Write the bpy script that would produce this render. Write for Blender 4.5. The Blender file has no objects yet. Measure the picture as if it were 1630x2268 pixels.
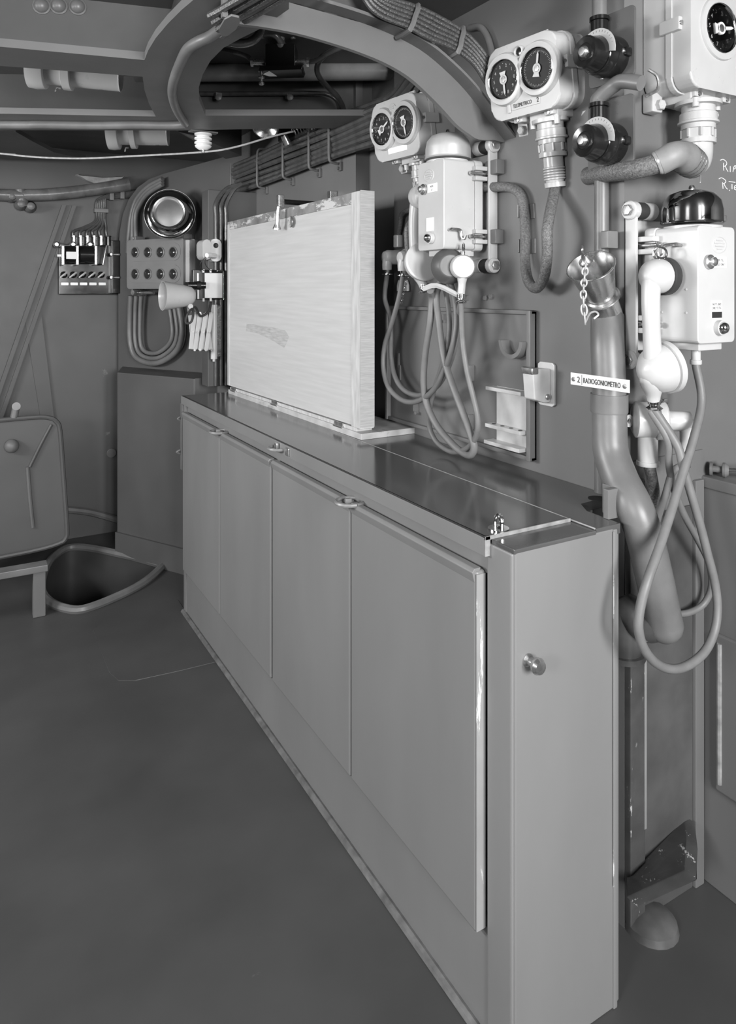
import bpy, bmesh, math, random
from mathutils import Vector, Matrix
random.seed(4)
SC = bpy.context.scene
COL = SC.collection
V = Vector
rad = math.radians
# ------------------------------------------------------------------ camera
F, CX, HY, HC, YAW = 1582.0, 815.0, 645.0, 1.45, rad(29.85)
cam = bpy.data.cameras.new('camera'); camo = bpy.data.objects.new('camera', cam); COL.objects.link(camo)
camo.location = (0, 0, HC); camo.rotation_euler = (rad(90), 0, -YAW)
cam.sensor_fit = 'HORIZONTAL'; cam.sensor_width = 36.0; cam.lens = 36.0 * F / 1630.0
cam.shift_y = -(1134.0 - HY) / 1630.0; cam.clip_start = 0.02
SC.camera = camo
# ------------------------------------------------------------------ light
SC.view_settings.view_transform = 'Standard'; SC.view_settings.look = 'None'
SC.view_settings.exposure = 0.0; SC.view_settings.gamma = 1.0; SC.view_settings.use_curve_mapping = False
wd = bpy.data.worlds.new('world'); SC.world = wd; wd.use_nodes = True
wd.node_tree.nodes['Background'].inputs[0].default_value = (1, 1, 1, 1)
wd.node_tree.nodes['Background'].inputs[1].default_value = 0.5
def area(name, loc, target, sx, sy, power):
    l = bpy.data.lights.new(name, 'AREA'); l.shape = 'RECTANGLE'; l.size = sx; l.size_y = sy; l.energy = power
    o = bpy.data.objects.new(name, l); COL.objects.link(o); o.location = loc
    o.rotation_euler = (V(target) - V(loc)).to_track_quat('-Z', 'Y').to_euler(); return o
area('daylight_rear_window', (0.10, -1.80, 1.72), (0.62, 2.0, 1.15), 0.42, 1.0, 84)
area('daylight_rear_window', (0.74, -1.80, 1.72), (1.1, 2.0, 1.15), 0.42, 1.0, 84)
area('daylight_side_window', (-1.85, 2.25, 1.72), (1.3, 2.0, 1.2), 1.8, 0.55, 112)
area('daylight_side_window', (-1.85, 0.0, 1.75), (1.3, 1.2, 1.1), 1.0, 0.6, 78)

# ------------------------------------------------------------------ calibration: photo ray -> point on a real plane
def ray(px, py):
    a = (px - CX) / F; s, c = math.sin(YAW), math.cos(YAW)
    return V((s + c * a, c - s * a, (HY - py) / F))
CAM = V((0, 0, HC))
def aX(px, py, X): r = ray(px, py); return CAM + r * (X / r.x)
def aY(px, py, Y): r = ray(px, py); return CAM + r * (Y / r.y)
def aZ(px, py, Z): r = ray(px, py); return CAM + r * ((Z - HC) / r.z)
def aD(px, py, D): return CAM + ray(px, py) * D
SN = V((-0.867, -0.5, 0)).normalized(); SP = V((0.949, 4.2, 0))
def aS(px, py, off=0.0):            # slanted bulkhead at the far end, off = distance in front of it
    r = ray(px, py); p0 = SP + SN * off
    return CAM + r * ((p0 - CAM).dot(SN) / r.dot(SN))

# ------------------------------------------------------------------ mesh helpers
def crom(pts, n=6):
    P = [V(p) for p in pts]
    if len(P) < 3: return P
    Q = [P[0] * 2 - P[1]] + P + [P[-1] * 2 - P[-2]]; out = []
    for i in range(1, len(Q) - 2):
        a, b, c, d = Q[i - 1], Q[i], Q[i + 1], Q[i + 2]
        for k in range(n):
            t = k / n
            out.append(0.5 * ((2 * b) + (c - a) * t + (2 * a - 5 * b + 4 * c - d) * t * t + (3 * b - a - 3 * c + d) * t ** 3))
    out.append(P[-1]); return out
def frame(ax):
    z = V(ax).normalized(); h = V((0, 0, 1)) if abs(z.z) < 0.9 else V((1, 0, 0))
    x = h.cross(z).normalized(); return x, z.cross(x), z
class MB:
    def __init__(s): s.bm = bmesh.new()
    def _face(s, vs):
        try: return s.bm.faces.new(vs)
        except ValueError: return None
    def prism(s, A, B):              # two matching loops
        a = [s.bm.verts.new(p) for p in A]; b = [s.bm.verts.new(p) for p in B]; n = len(a)
        fs = [s._face(a[::-1]), s._face(b)]
        for i in range(n): fs.append(s._face((a[i], a[(i + 1) % n], b[(i + 1) % n], b[i])))
        return a + b, [f for f in fs if f]
    def _bev(s, vs, w, seg=2):
        if w <= 0: return
        st = set(vs); es = [e for e in s.bm.edges if e.verts[0] in st and e.verts[1] in st]
        bmesh.ops.bevel(s.bm, geom=es, offset=w, segments=seg, affect='EDGES', profile=0.5, clamp_overlap=True)
    def box(s, x0, x1, y0, y1, z0, z1, bev=0.0, seg=2):
        vs, _ = s.prism([(x0, y0, z0), (x1, y0, z0), (x1, y1, z0), (x0, y1, z0)], [(x0, y0, z1), (x1, y0, z1), (x1, y1, z1), (x0, y1, z1)])
        s._bev(vs, bev, seg); return s
    def ext(s, pts, vec, bev=0.0):   # polygon of 3d points extruded by vec
        vec = V(vec); vs, _ = s.prism([V(p) for p in pts], [V(p) + vec for p in pts]); s._bev(vs, bev); return s
    def plate(s, yz, x0, x1, bev=0.0, seg=2):   # polygon in (y,z) extruded along x
        vs, _ = s.prism([(x0, y, z) for y, z in yz], [(x1, y, z) for y, z in yz]); s._bev(vs, bev, seg); return s
    def lathe(s, o, ax, prof, seg=24, cap=True):
        x, y, z = frame(ax); o = V(o); rings = []
        for r, h in prof:
            if r < 1e-6: rings.append([s.bm.verts.new(o + z * h)])
            else: rings.append([s.bm.verts.new(o + z * h + (x * math.cos(2 * math.pi * k / seg) + y * math.sin(2 * math.pi * k / seg)) * r) for k in range(seg)])
        for a, b in zip(rings, rings[1:]):
            if len(a) == 1 and len(b) == 1: continue
            for k in range(seg):
                k2 = (k + 1) % seg
                if len(a) == 1: s._face((a[0], b[k], b[k2]))
                elif len(b) == 1: s._face((a[k], a[k2], b[0]))
                else: s._face((a[k], a[k2], b[k2], b[k]))
        if cap:
            if len(rings[0]) > 1: s._face(rings[0][::-1])
            if len(rings[-1]) > 1: s._face(rings[-1])
        return s
    def cyl(s, p0, p1, r0, r1=None, seg=20, ch=0.0):
        p0, p1 = V(p0), V(p1); L = (p1 - p0).length; r1 = r0 if r1 is None else r1
        if ch: return s.lathe(p0, p1 - p0, [(r0 - ch, 0), (r0, ch), (r1, L - ch), (r1 - ch, L)], seg)
        return s.lathe(p0, p1 - p0, [(r0, 0), (r1, L)], seg)
    def tube(s, pts, r, seg=10, smooth=6, closed=False):
        P = [V(p) for p in pts]
        R = list(r) if isinstance(r, (list, tuple)) else None
        if smooth:
            n0 = len(P); P = crom(P, smooth)
            if R:
                rr = []
                for i in range(n0 - 1):
                    for k in range(smooth): t = k / smooth; t = t * t * (3 - 2 * t); rr.append(R[i] * (1 - t) + R[i + 1] * t)
                rr.append(R[-1]); R = rr
        n = len(P); rings = []; prev = None
        for i in range(n):
            if closed: t = P[(i + 1) % n] - P[i - 1]
            else: t = P[min(i + 1, n - 1)] - P[max(i - 1, 0)]
            t.normalize()
            if prev is None: x, y, _ = frame(t)
            else:
                x = prev - t * prev.dot(t); x.normalize(); y = t.cross(x)
            prev = x; q = R[i] if R else r
            rings.append([s.bm.verts.new(P[i] + (x * math.cos(2 * math.pi * k / seg) + y * math.sin(2 * math.pi * k / seg)) * q) for k in range(seg)])
        m = n if closed else n - 1
        for i in range(m):
            a, b = rings[i], rings[(i + 1) % n]
            for k in range(seg): s._face((a[k], a[(k + 1) % seg], b[(k + 1) % seg], b[k]))
        if not closed: s._face(rings[0][::-1]); s._face(rings[-1])
        return s
    def ring(s, c, ax, R, r, seg=24, ts=8, a0=0.0, a1=None):
        x, y, z = frame(ax); c = V(c)
        if a1 is None: return s.tube([c + (x * math.cos(2 * math.pi * k / seg) + y * math.sin(2 * math.pi * k / seg)) * R for k in range(seg)], r, ts, 0, True)
        return s.tube([c + (x * math.cos(a0 + (a1 - a0) * k / seg) + y * math.sin(a0 + (a1 - a0) * k / seg)) * R for k in range(seg + 1)], r, ts, 0)
    def ball(s, c, r, seg=16): 
        n = 8; return s.lathe(V(c) - V((0, 0, r)), (0, 0, 1), [(r * math.sin(math.pi * k / n), r - r * math.cos(math.pi * k / n)) for k in range(n + 1)], seg)
    def hexbolt(s, p, ax, r, h):
        return s.lathe(p, ax, [(r, 0), (r, h * .8), (r * .8, h)], 6)
    def build(s, name, mat, parent=None, world=False, origin=None, ang=38):
        bmesh.ops.recalc_face_normals(s.bm, faces=s.bm.faces[:])
        me = bpy.data.meshes.new(name)
        o = bpy.data.objects.new(name, me); COL.objects.link(o)
        if parent is not None:
            o.parent = parent
            if world:
                r = parent
                while r.parent: r = r.parent
                s.bm.transform(r.matrix_basis.inverted())
        else:
            if origin is None:
                vs = [v.co for v in s.bm.verts]
                lo = [min(v[i] for v in vs) for i in range(3)]; hi = [max(v[i] for v in vs) for i in range(3)]
                origin = V(((lo[0] + hi[0]) / 2, (lo[1] + hi[1]) / 2, lo[2]))
            s.bm.transform(Matrix.Translation(-V(origin))); o.location = origin
        s.bm.to_mesh(me); s.bm.free()
        me.shade_smooth(); me.set_sharp_from_angle(angle=rad(ang))
        me.materials.append(mat)
        w = o.modifiers.new('weighted_normals', 'WEIGHTED_NORMAL'); w.keep_sharp = True
        return o
def thing(name, label, cat, loc=(0, 0, 0), th=0.0, tilt=0.0, group=None):
    o = bpy.data.objects.new(name, None); COL.objects.link(o); o.empty_display_size = 0.05
    o.matrix_basis = Matrix.Translation(V(loc)) @ Matrix.Rotation(rad(th), 4, 'Z') @ Matrix.Rotation(rad(tilt), 4, 'Y')
    o['label'] = label; o['category'] = cat
    if group: o['group'] = group
    return o
def tag(o, label, cat, group=None):
    o['label'] = label; o['category'] = cat
    if group: o['group'] = group
    return o
def struct(o): o['kind'] = 'structure'; return o
def lab(o, s): o['label'] = s; return o
def text(name, s, mat, parent, p, ux, uy, size, depth=0.0006, align='CENTER', sx=1.0):
    """flat lettering: p = centre, ux/uy = reading and up directions in the parent's frame"""
    cu = bpy.data.curves.new('f', 'FONT'); cu.body = s; cu.size = size; cu.align_x = align; cu.align_y = 'CENTER'; cu.extrude = depth; cu.resolution_u = 3
    t = bpy.data.objects.new('f', cu); COL.objects.link(t); bpy.context.view_layer.update()
    me = bpy.data.meshes.new_from_object(t.evaluated_get(bpy.context.evaluated_depsgraph_get()))
    bpy.data.objects.remove(t); bpy.data.curves.remove(cu)
    ux = V(ux).normalized(); uy = V(uy).normalized(); uz = ux.cross(uy)
    M = Matrix(((ux.x * sx, uy.x, uz.x, p[0]), (ux.y * sx, uy.y, uz.y, p[1]), (ux.z * sx, uy.z, uz.z, p[2]), (0, 0, 0, 1)))
    me.transform(M); me.name = name; me.materials.clear(); me.materials.append(mat)
    o = bpy.data.objects.new(name, me); COL.objects.link(o); o.parent = parent; return o

# ------------------------------------------------------------------ materials (all neutral greys: the plate is black and white)
def mat(name, g, rough=0.5, var=0.12, vs=6.0, bump=0.0, bs=60.0, metal=0.0, spec=0.5, stretch=(1, 1, 1), wear=0.0, wearg=0.5, ws=9.0, coat=0.0, wst=(1, 1, 1), wth=0.62, rvar=0.08):
    m = bpy.data.materials.new(name); m.use_nodes = True; nt = m.node_tree; N = nt.nodes; L = nt.links
    b = N['Principled BSDF']; b.inputs['Roughness'].default_value = rough; b.inputs['Metallic'].default_value = metal
    b.inputs['Specular IOR Level'].default_value = spec; b.inputs['Coat Weight'].default_value = coat; b.inputs['Coat Roughness'].default_value = .12
    tc = N.new('ShaderNodeTexCoord'); mp = N.new('ShaderNodeMapping'); mp.inputs['Scale'].default_value = stretch
    L.new(tc.outputs['Object'], mp.inputs[0])
    nz = N.new('ShaderNodeTexNoise'); nz.inputs['Scale'].default_value = vs; nz.inputs['Detail'].default_value = 6; L.new(mp.outputs[0], nz.inputs['Vector'])
    rp = N.new('ShaderNodeValToRGB'); rp.color_ramp.elements[0].position = .3; rp.color_ramp.elements[1].position = .7
    a, c = g * (1 - var), min(1, g * (1 + var))
    rp.color_ramp.elements[0].color = (a, a, a, 1); rp.color_ramp.elements[1].color = (c, c, c, 1)
    L.new(nz.outputs['Fac'], rp.inputs[0]); col = rp.outputs[0]
    if wear > 0:
        mp2 = N.new('ShaderNodeMapping'); mp2.inputs['Scale'].default_value = wst; L.new(tc.outputs['Object'], mp2.inputs[0])
        n2 = N.new('ShaderNodeTexNoise'); n2.inputs['Scale'].default_value = ws; n2.inputs['Detail'].default_value = 9; n2.inputs['Roughness'].default_value = .7
        L.new(mp2.outputs[0], n2.inputs['Vector'])
        r2 = N.new('ShaderNodeValToRGB'); r2.color_ramp.elements[0].position = wth; r2.color_ramp.elements[1].position = wth + .03
        r2.color_ramp.elements[1].color = (wear, wear, wear, 1); L.new(n2.outputs['Fac'], r2.inputs[0])
        mx = N.new('ShaderNodeMix'); mx.data_type = 'RGBA'; L.new(r2.outputs[0], mx.inputs[0]); L.new(col, mx.inputs[6]); mx.inputs[7].default_value = (wearg, wearg, wearg, 1)
        col = mx.outputs[2]
    L.new(col, b.inputs['Base Color'])
    if rvar:
        n3 = N.new('ShaderNodeTexNoise'); n3.inputs['Scale'].default_value = vs * 2.3; n3.inputs['Detail'].default_value = 5; L.new(mp.outputs[0], n3.inputs['Vector'])
        mr = N.new('ShaderNodeMapRange'); mr.inputs[3].default_value = max(.02, rough - rvar); mr.inputs[4].default_value = rough + rvar
        L.new(n3.outputs['Fac'], mr.inputs[0]); L.new(mr.outputs[0], b.inputs['Roughness'])
    if bump:
        n4 = N.new('ShaderNodeTexNoise'); n4.inputs['Scale'].default_value = bs; n4.inputs['Detail'].default_value = 3; L.new(mp.outputs[0], n4.inputs['Vector'])
        bp = N.new('ShaderNodeBump'); bp.inputs['Strength'].default_value = bump; bp.inputs['Distance'].default_value = .002
        L.new(n4.outputs['Fac'], bp.inputs['Height']); L.new(bp.outputs[0], b.inputs['Normal'])
    return m
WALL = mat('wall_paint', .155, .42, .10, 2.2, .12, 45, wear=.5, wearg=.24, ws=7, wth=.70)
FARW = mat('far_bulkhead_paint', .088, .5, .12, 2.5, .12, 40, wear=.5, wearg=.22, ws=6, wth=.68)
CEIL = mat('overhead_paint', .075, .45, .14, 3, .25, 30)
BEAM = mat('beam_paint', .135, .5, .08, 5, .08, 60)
FLOOR = mat('deck_linoleum', .060, .42, .16, 3, .10, 70, wear=.5, wearg=.14, ws=5, wth=.66)
CAB = mat('locker_paint', .20, .40, .07, 4, .06, 80, stretch=(1, 1, .35), wear=.4, wearg=.32, ws=26, wth=.715)
TOPM = mat('locker_top_lacquer', .085, .15, .18, 5, .05, 60, stretch=(1, .3, 1), rvar=.07, spec=.7)
EDGE = mat('worn_metal_edge', .42, .35, .3, 40, .1, 90, metal=.4)
WHITE = mat('white_enamel', .50, .32, .04, 12, .05, 160)
GREYE = mat('light_grey_enamel', .46, .30, .05, 10, .04, 140)
MIDG = mat('mid_grey_enamel', .19, .4, .06, 10, .05, 120)
CHROME = mat('polished_chrome', .72, .09, .05, 20, 0, metal=1.0, rvar=.03)
STEEL = mat('brushed_steel', .55, .34, .12, 30, .05, 200, metal=1.0, rvar=.1)
NICK = mat('worn_nickel', .5, .28, .3, 35, .1, 120, metal=.9, rvar=.1)
BAKE = mat('black_bakelite', .012, .16, .1, 20, .0, rvar=.05)
DIAL = mat('black_dial_face', .014, .5, .05, 20)
RUB = mat('grey_rubber_hose', .165, .5, .10, 30, .1, 200)
DRUB = mat('dark_rubber', .03, .55, .1, 30, .1, 150)
CABLE = mat('painted_lead_cable', .075, .2, .25, 25, .35, 260, spec=.9, rvar=.1)
BRAID = mat('braided_hose', .13, .4, .45, 220, .9, 300, rvar=.1)
DBRAID = mat('dark_braided_cable', .06, .35, .4, 160, .7, 260, rvar=.1)
PIPE = mat('painted_pipe', .14, .40, .22, 9, .12, 60, wear=.5, wearg=.3, ws=12, wth=.70)
COPP = mat('bare_sheet_metal', .62, .40, .1, 18, .08, 80, metal=.25)
WOOD = mat('pale_drawing_board_wood', .53, .36, .07, 3.2, .06, 60, stretch=(4, 1.2, 26), rvar=.08)
WOODV = mat('board_stile_wood', .52, .42, .2, 4.5, .06, 60, stretch=(14, 14, 2.2))
WOODE = mat('board_end_grain', .40, .5, .16, 8, .15, 60, stretch=(3, 6, 60))
WOODK = mat('board_patch_wood', .44, .4, .2, 6, .05, 60, stretch=(4, 3, 26))
SCUFF = mat('scuffed_painted_wood', .22, .5, .35, 14, .1, 60, wear=.9, wearg=.6, ws=16, wth=.53, wst=(1, .4, 1))
WORNP = mat('scraped_dark_paint', .07, .3, .3, 12, .2, 60, wear=1, wearg=.6, ws=16, wst=(2, 2, .35), wth=.62)
PAPER = mat('white_plate', .80, .45, .03, 10)
INK = mat('black_lettering', .02, .6, .05, 10)
CHALK = mat('white_chalk_lettering', .85, .8, .05, 60)
SCUFP = mat('scuffed_plank', .46, .5, .2, 14, .1, 60, wear=.6, wearg=.25, ws=14, wth=.60, wst=(1, .3, 1))
SCALE = mat('grey_scale_plate', .42, .4, .05, 10)
HOLE = mat('dark_void', .015, .8, .1, 4)
PORC = mat('white_porcelain', .82, .15, .03, 10)
ROPE = mat('pale_cord', .34, .7, .2, 60, .4, 200)
def glass(name, t=0.9):
    m = bpy.data.materials.new(name); m.use_nodes = True; nt = m.node_tree; N = nt.nodes; L = nt.links
    for n in list(N): N.remove(n)
    o = N.new('ShaderNodeOutputMaterial'); mx = N.new('ShaderNodeMixShader'); tr = N.new('ShaderNodeBsdfTransparent'); gl = N.new('ShaderNodeBsdfGlossy'); fr = N.new('ShaderNodeFresnel')
    tr.inputs[0].default_value = (t, t, t, 1); gl.inputs['Roughness'].default_value = .03; fr.inputs[0].default_value = 1.18
    L.new(fr.outputs[0], mx.inputs[0]); L.new(tr.outputs[0], mx.inputs[1]); L.new(gl.outputs[0], mx.inputs[2]); L.new(mx.outputs[0], o.inputs[0]); return m
GLASS = glass('clear_dial_glass')
# ================================================================== SETTING
XW, YB, YF, ZC = 1.315, 1.12, 4.5, 2.28      # side wall, near bulkhead, far wall, overhead plating
def fill(mb, loops, z):
    bm = mb.bm; es = []
    for lp in loops:
        vs = [bm.verts.new((p[0], p[1], z)) for p in lp]
        es += [bm.edges.new((vs[i], vs[(i + 1) % len(vs)])) for i in range(len(vs))]
    bmesh.ops.triangle_fill(bm, use_beauty=True, use_dissolve=False, edges=es)
hole = [aZ(x, y, 0) for x, y in ((362, 1257), (335, 1283), (300, 1307), (250, 1331), (205, 1349), (172, 1357), (140, 1352), (112, 1340), (96, 1322), (92, 1300), (98, 1272), (112, 1245), (140, 1222), (172, 1216), (215, 1221), (262, 1231), (310, 1242))]
hole = [p for p in crom(hole + [hole[0]], 3)][:-1]
mb = MB(); fill(mb, [[(-1.95, -1.95), (2.3, -1.95), (2.3, 4.6), (-1.95, 4.6)], [(p.x, p.y) for p in hole]], 0.0)
floor = struct(mb.build('floor', FLOOR, origin=(0, 0, 0)))
mb = MB(); n = len(hole)
top = [mb.bm.verts.new((p.x, p.y, 0)) for p in hole]; bot = [mb.bm.verts.new((p.x, p.y, -.55)) for p in hole]
for i in range(n): mb._face((top[i], top[(i + 1) % n], bot[(i + 1) % n], bot[i]))
mb._face(bot)
w = mb.build('hatch_well', mat('hatch_well_shade', .05, .5, .15, 5), floor)  # dark colour stands in for the shade down inside the well
mb = MB(); mb.tube([p + V((0, 0, .012)) for p in hole], .02, 8, 0, True); lab(mb.build('hatch_coaming', PIPE, floor), 'raised worn rim around the floor hatch')
pl = [aZ(x, y, 0) for x, y in ((395, 1330), (440, 1400), (482, 1466), (400, 1486), (300, 1508), (262, 1508), (242, 1490), (222, 1440), (206, 1395), (235, 1368), (300, 1338))]
mb = MB(); mb.ext([p + V((0, 0, -.002)) for p in pl], (0, 0, .0045), .0015); mb.build('deck_plate', FLOOR, floor)

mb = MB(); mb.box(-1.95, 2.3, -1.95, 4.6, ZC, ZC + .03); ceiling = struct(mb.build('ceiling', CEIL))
def plan(name, pts, z0=0.0, z1=ZC, m=WALL):
    mb = MB(); mb.ext([(x, y, z0) for x, y in pts], (0, 0, z1 - z0)); return struct(mb.build(name, m, ang=20))
YR0, YR1 = 2.109, 2.385                       # shallow bay in the side wall
plan('wall_right', [(XW, YB), (XW, YR0), (XW + .06, YR0), (XW + .06, YR1), (XW, YR1), (XW, 3.95), (XW + .2, 3.95), (XW + .2, YB + .05), (2.3, YB + .05), (2.3, YB)])
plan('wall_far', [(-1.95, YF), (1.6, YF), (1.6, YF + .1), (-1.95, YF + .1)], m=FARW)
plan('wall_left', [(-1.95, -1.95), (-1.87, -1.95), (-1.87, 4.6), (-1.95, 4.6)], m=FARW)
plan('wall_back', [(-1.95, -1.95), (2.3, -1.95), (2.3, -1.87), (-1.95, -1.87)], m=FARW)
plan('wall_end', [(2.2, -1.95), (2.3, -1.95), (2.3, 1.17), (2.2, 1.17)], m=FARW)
# slanted bulkhead with its rounded shoulder, and the low plinth box in front of it
out = [(262, 830), (262, 560), (265, 515), (272, 475), (285, 442), (305, 415), (330, 397), (362, 385), (560, 330), (575, 830)]
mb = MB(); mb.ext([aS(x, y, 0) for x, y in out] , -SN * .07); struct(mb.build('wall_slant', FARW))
A = V((.758, 4.09)); Bq = V((1.042, 3.592)); Cq = V((1.165, 3.592))
zt = 1.005
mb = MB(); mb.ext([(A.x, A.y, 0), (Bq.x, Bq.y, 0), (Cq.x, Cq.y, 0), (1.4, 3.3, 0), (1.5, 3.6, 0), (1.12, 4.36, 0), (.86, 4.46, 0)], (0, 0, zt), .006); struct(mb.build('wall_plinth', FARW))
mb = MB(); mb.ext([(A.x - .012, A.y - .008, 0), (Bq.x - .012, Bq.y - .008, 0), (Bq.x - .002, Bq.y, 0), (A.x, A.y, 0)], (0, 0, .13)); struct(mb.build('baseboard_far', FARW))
mb = MB(); mb.box(1.063, 1.34, 3.43, 3.53, .98, 1.95, .004); struct(mb.build('wall_return', FARW))
# far wall bits: foot pipe, diagonal stiffeners, big lagged pipe
mb = MB(); mb.tube([aY(140, 1128, YF - .03), aY(200, 1135, YF - .03), aY(262, 1152, YF - .03)], .02, 8)
tag(mb.build('foot_pipe', PIPE), 'thin dark pipe low along the far bulkhead beside the round-cornered hatch cover', 'pipe')
mb = MB(); a, b = aY(136, 455, YF), aY(-40, 960, YF)
for q in (0, .055):
    d = V((q, 0, 0)); mb.ext([a + d, a + d + V((.022, 0, 0)), b + d + V((.022, 0, 0)), b + d], (0, -.03, 0))
mb.ext([a, a + V((.07, 0, 0)), b + V((.07, 0, 0)), b], (0, -.008, 0))
struct(mb.build('trim_1', FARW))
mb = MB(); a, b = aY(52, 690, YF), aY(90, 930, YF); mb.ext([a, a + V((.09, 0, 0)), b + V((.07, 0, 0)), b], (0, -.015, 0)); struct(mb.build('trim_2', FARW))
mb = MB(); P = [V((-1.87, YF - .06, aY(-60, 428, YF - .06).z)), aY(-60, 428, YF - .06), aY(60, 432, YF - .06), aY(140, 428, YF - .06), aY(220, 418, YF - .06), aY(285, 408, YF - .06)]
mb.tube(P, [.034, .034, .034, .036, .036, .04], 14); t = mb.build('lagged_pipe', mat('flaking_lagging', .14, .3, .35, 14, .4, 40, wear=.9, wearg=.5, ws=9, wth=.66))
tag(t, 'dark lagged pipe with flaking paint running high across the far bulkhead', 'pipe')
mb = MB(); 
for px, py in ((25, 438), (45, 455), (66, 460)): mb.lathe(aY(px, py, YF), (0, -1, 0), [(.03, 0), (.034, .04), (.02, .09), (0, .1)], 12)
mb.cyl(aY(45, 420, YF - .06), aY(52, 458, YF - .06), .03)
tag(mb.build('pipe_valve', PIPE), 'lumpy painted valve under the end of the lagged pipe', 'valve')
mb = MB(); mb.ext([aY(x, y, YF) for x, y in ((165, 388), (225, 398), (272, 392), (262, 405), (215, 412), (190, 402))], (0, -.05, 0), .004)
tag(mb.build('pipe_saddle', mat('pale_flaked_paint', .3, .6, .3, 20, .2)), 'pale flaked bracket plate above the lagged pipe', 'bracket')
# round cornered hatch cover standing open
hc = thing('hatch_cover', 'round-cornered steel hatch cover with crossed stiffening ridges standing open by the floor hatch', 'hatch cover', V((aY(80, 1215, 4.05).x, 4.05, .0)))
o2 = [(-150, 945), (60, 925), (108, 925), (125, 934), (133, 955), (140, 1050), (148, 1165), (146, 1190), (130, 1203), (60, 1222), (-150, 1262)]
P = [aY(x, y, 4.05) for x, y in o2]
mb = MB(); mb.ext(P, (0, .03, 0), .008); pn = mb.build('cover_plate', FARW, hc, True)
mb = MB(); mb.tube([p + V((0, -.004, 0)) for p in P], .012, 8, 3); mb.build('cover_rim', FARW, hc, True)
mb = MB(); mb.tube([aY(x, y, 4.045) for x, y in ((114, 940), (90, 985), (66, 1034))], .009, 8); mb.build('stiffener', FARW, hc, True)
mb = MB(); mb.tube([aY(x, y, 4.045) for x, y in ((61, 1034), (66, 1100), (73, 1168))], .010, 8); mb.build('stiffener', BEAM, hc, True)
mb = MB(); mb.ball(aY(26, 988, 4.03), .035); mb.build('boss', BEAM, hc, True)
mb = MB(); mb.cyl(aY(36, 900, 4.1), aY(36, 900, 4.0), .02); mb.cyl(aY(36, 900, 4.05), aY(31, 925, 4.05), .018); mb.build('dog', PIPE, hc, True)
# square-topped stanchion by the hatch
st = thing('stanchion', 'short square steel stanchion with flat bar top at the edge of the floor hatch', 'stanchion', aZ(86, 1362, 0))
p = aZ(86, 1362, 0); 
mb = MB(); mb.box(-.026, .026, -.026, .026, 0, .215, .004); mb.build('post', BEAM, st)
mb = MB(); mb.box(-.92, -.868, -.026, .026, 0, .205, .004); mb.build('post', BEAM, st)
mb = MB(); mb.box(-.95, .035, -.035, .035, .20, .23, .004); mb.build('bar', PIPE, st)
# padlock hasp plate on plinth
mb = MB(); mb.lathe(aY(246, 1003, YF), (0, -1, 0), [(.028, 0), (.028, .01), (.024, .013)], 16); tag(mb.build('keyhole_plate', BEAM), 'small round keyhole plate on the far bulkhead next to the slanted pier', 'plate')

# ------------------------------------------------------------------ overhead frame
ZS = 2.08
fr_ = [(-90, 95), (320, 133), (328, 112), (345, 84), (372, 52), (402, 22), (440, -10), (480, -45), (640, -45), (640, 20), (580, 62), (535, 84), (495, 106), (466, 135), (449, 165), (440, 195), (441, 222), (455, 256), (830, 256), (830, 283), (600, 285), (400, 289), (-90, 288), (-90, 250), (345, 258), (330, 230), (320, 200), (316, 170), (-90, 139)]
mb = MB(); loop = [aZ(x, y, ZS) for x, y in fr_]
def to_wall(p, q, X=-1.86): return p + (p - q) * ((X - p.x) / (p.x - q.x))     # run a beam on to the far side of the room
i1 = fr_.index((-90, 288)); i2 = fr_.index((-90, 250))
loop[0] = to_wall(loop[0], loop[1]); loop[-1] = to_wall(loop[-1], loop[-2]); loop[i1] = to_wall(loop[i1], loop[i1 - 1]); loop[i2] = to_wall(loop[i2], loop[i2 + 1])
bm = mb.bm
fill(mb, [loop], ZS); g = bmesh.ops.extrude_face_region(bm, geom=bm.faces[:])
for v in [e for e in g['geom'] if isinstance(e, bmesh.types.BMVert)]: v.co.z += .022
frm = struct(mb.build('overhead_frame', BEAM, ang=25))
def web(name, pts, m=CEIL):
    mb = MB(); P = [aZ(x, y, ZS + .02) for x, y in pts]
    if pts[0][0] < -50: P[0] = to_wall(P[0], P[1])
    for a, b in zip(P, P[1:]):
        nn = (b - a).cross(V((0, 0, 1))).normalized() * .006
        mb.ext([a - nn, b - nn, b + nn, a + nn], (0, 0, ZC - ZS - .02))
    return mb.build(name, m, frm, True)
web('web', [(-90, 117), (318, 152), (392, 158)]); web('web', [(-90, 268), (400, 274), (830, 270)])
web('web', [(v.x, v.y) for v in crom([V((x, y, 0)) for x, y in ((420, 274), (385, 225), (378, 180), (400, 120), (450, 60), (520, 20))], 3)])
# deep knee beam against the side wall
YK = 1.53
up = [(500, -14), (560, -6), (640, 5), (720, 25), (800, 50), (870, 78), (930, 110), (980, 150), (1030, 200), (1075, 258), (1100, 290), (1122, 317)]
lo = [(1094, 310), (1060, 309), (1038, 296), (1012, 276), (984, 245), (950, 210), (905, 170), (850, 138), (780, 110), (700, 85), (640, 70), (570, 58), (500, 50)]
mb = MB(); bm = mb.bm
U = crom([aY(x, y, YK) for x, y in up], 3); Lw = crom([aY(x, y, YK) for x, y in lo], 3)
lp = U + Lw; vs = [bm.verts.new(p) for p in lp]
es = [bm.edges.new((vs[i], vs[(i + 1) % len(vs)])) for i in range(len(vs))]
bmesh.ops.triangle_fill(bm, use_beauty=True, edges=es)
g = bmesh.ops.extrude_face_region(bm, geom=bm.faces[:])
for v in [e for e in g['geom'] if isinstance(e, bmesh.types.BMVert)]: v.co.y += .014
knee = struct(mb.build('knee_beam', BEAM, ang=25))
mb = MB()
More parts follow.
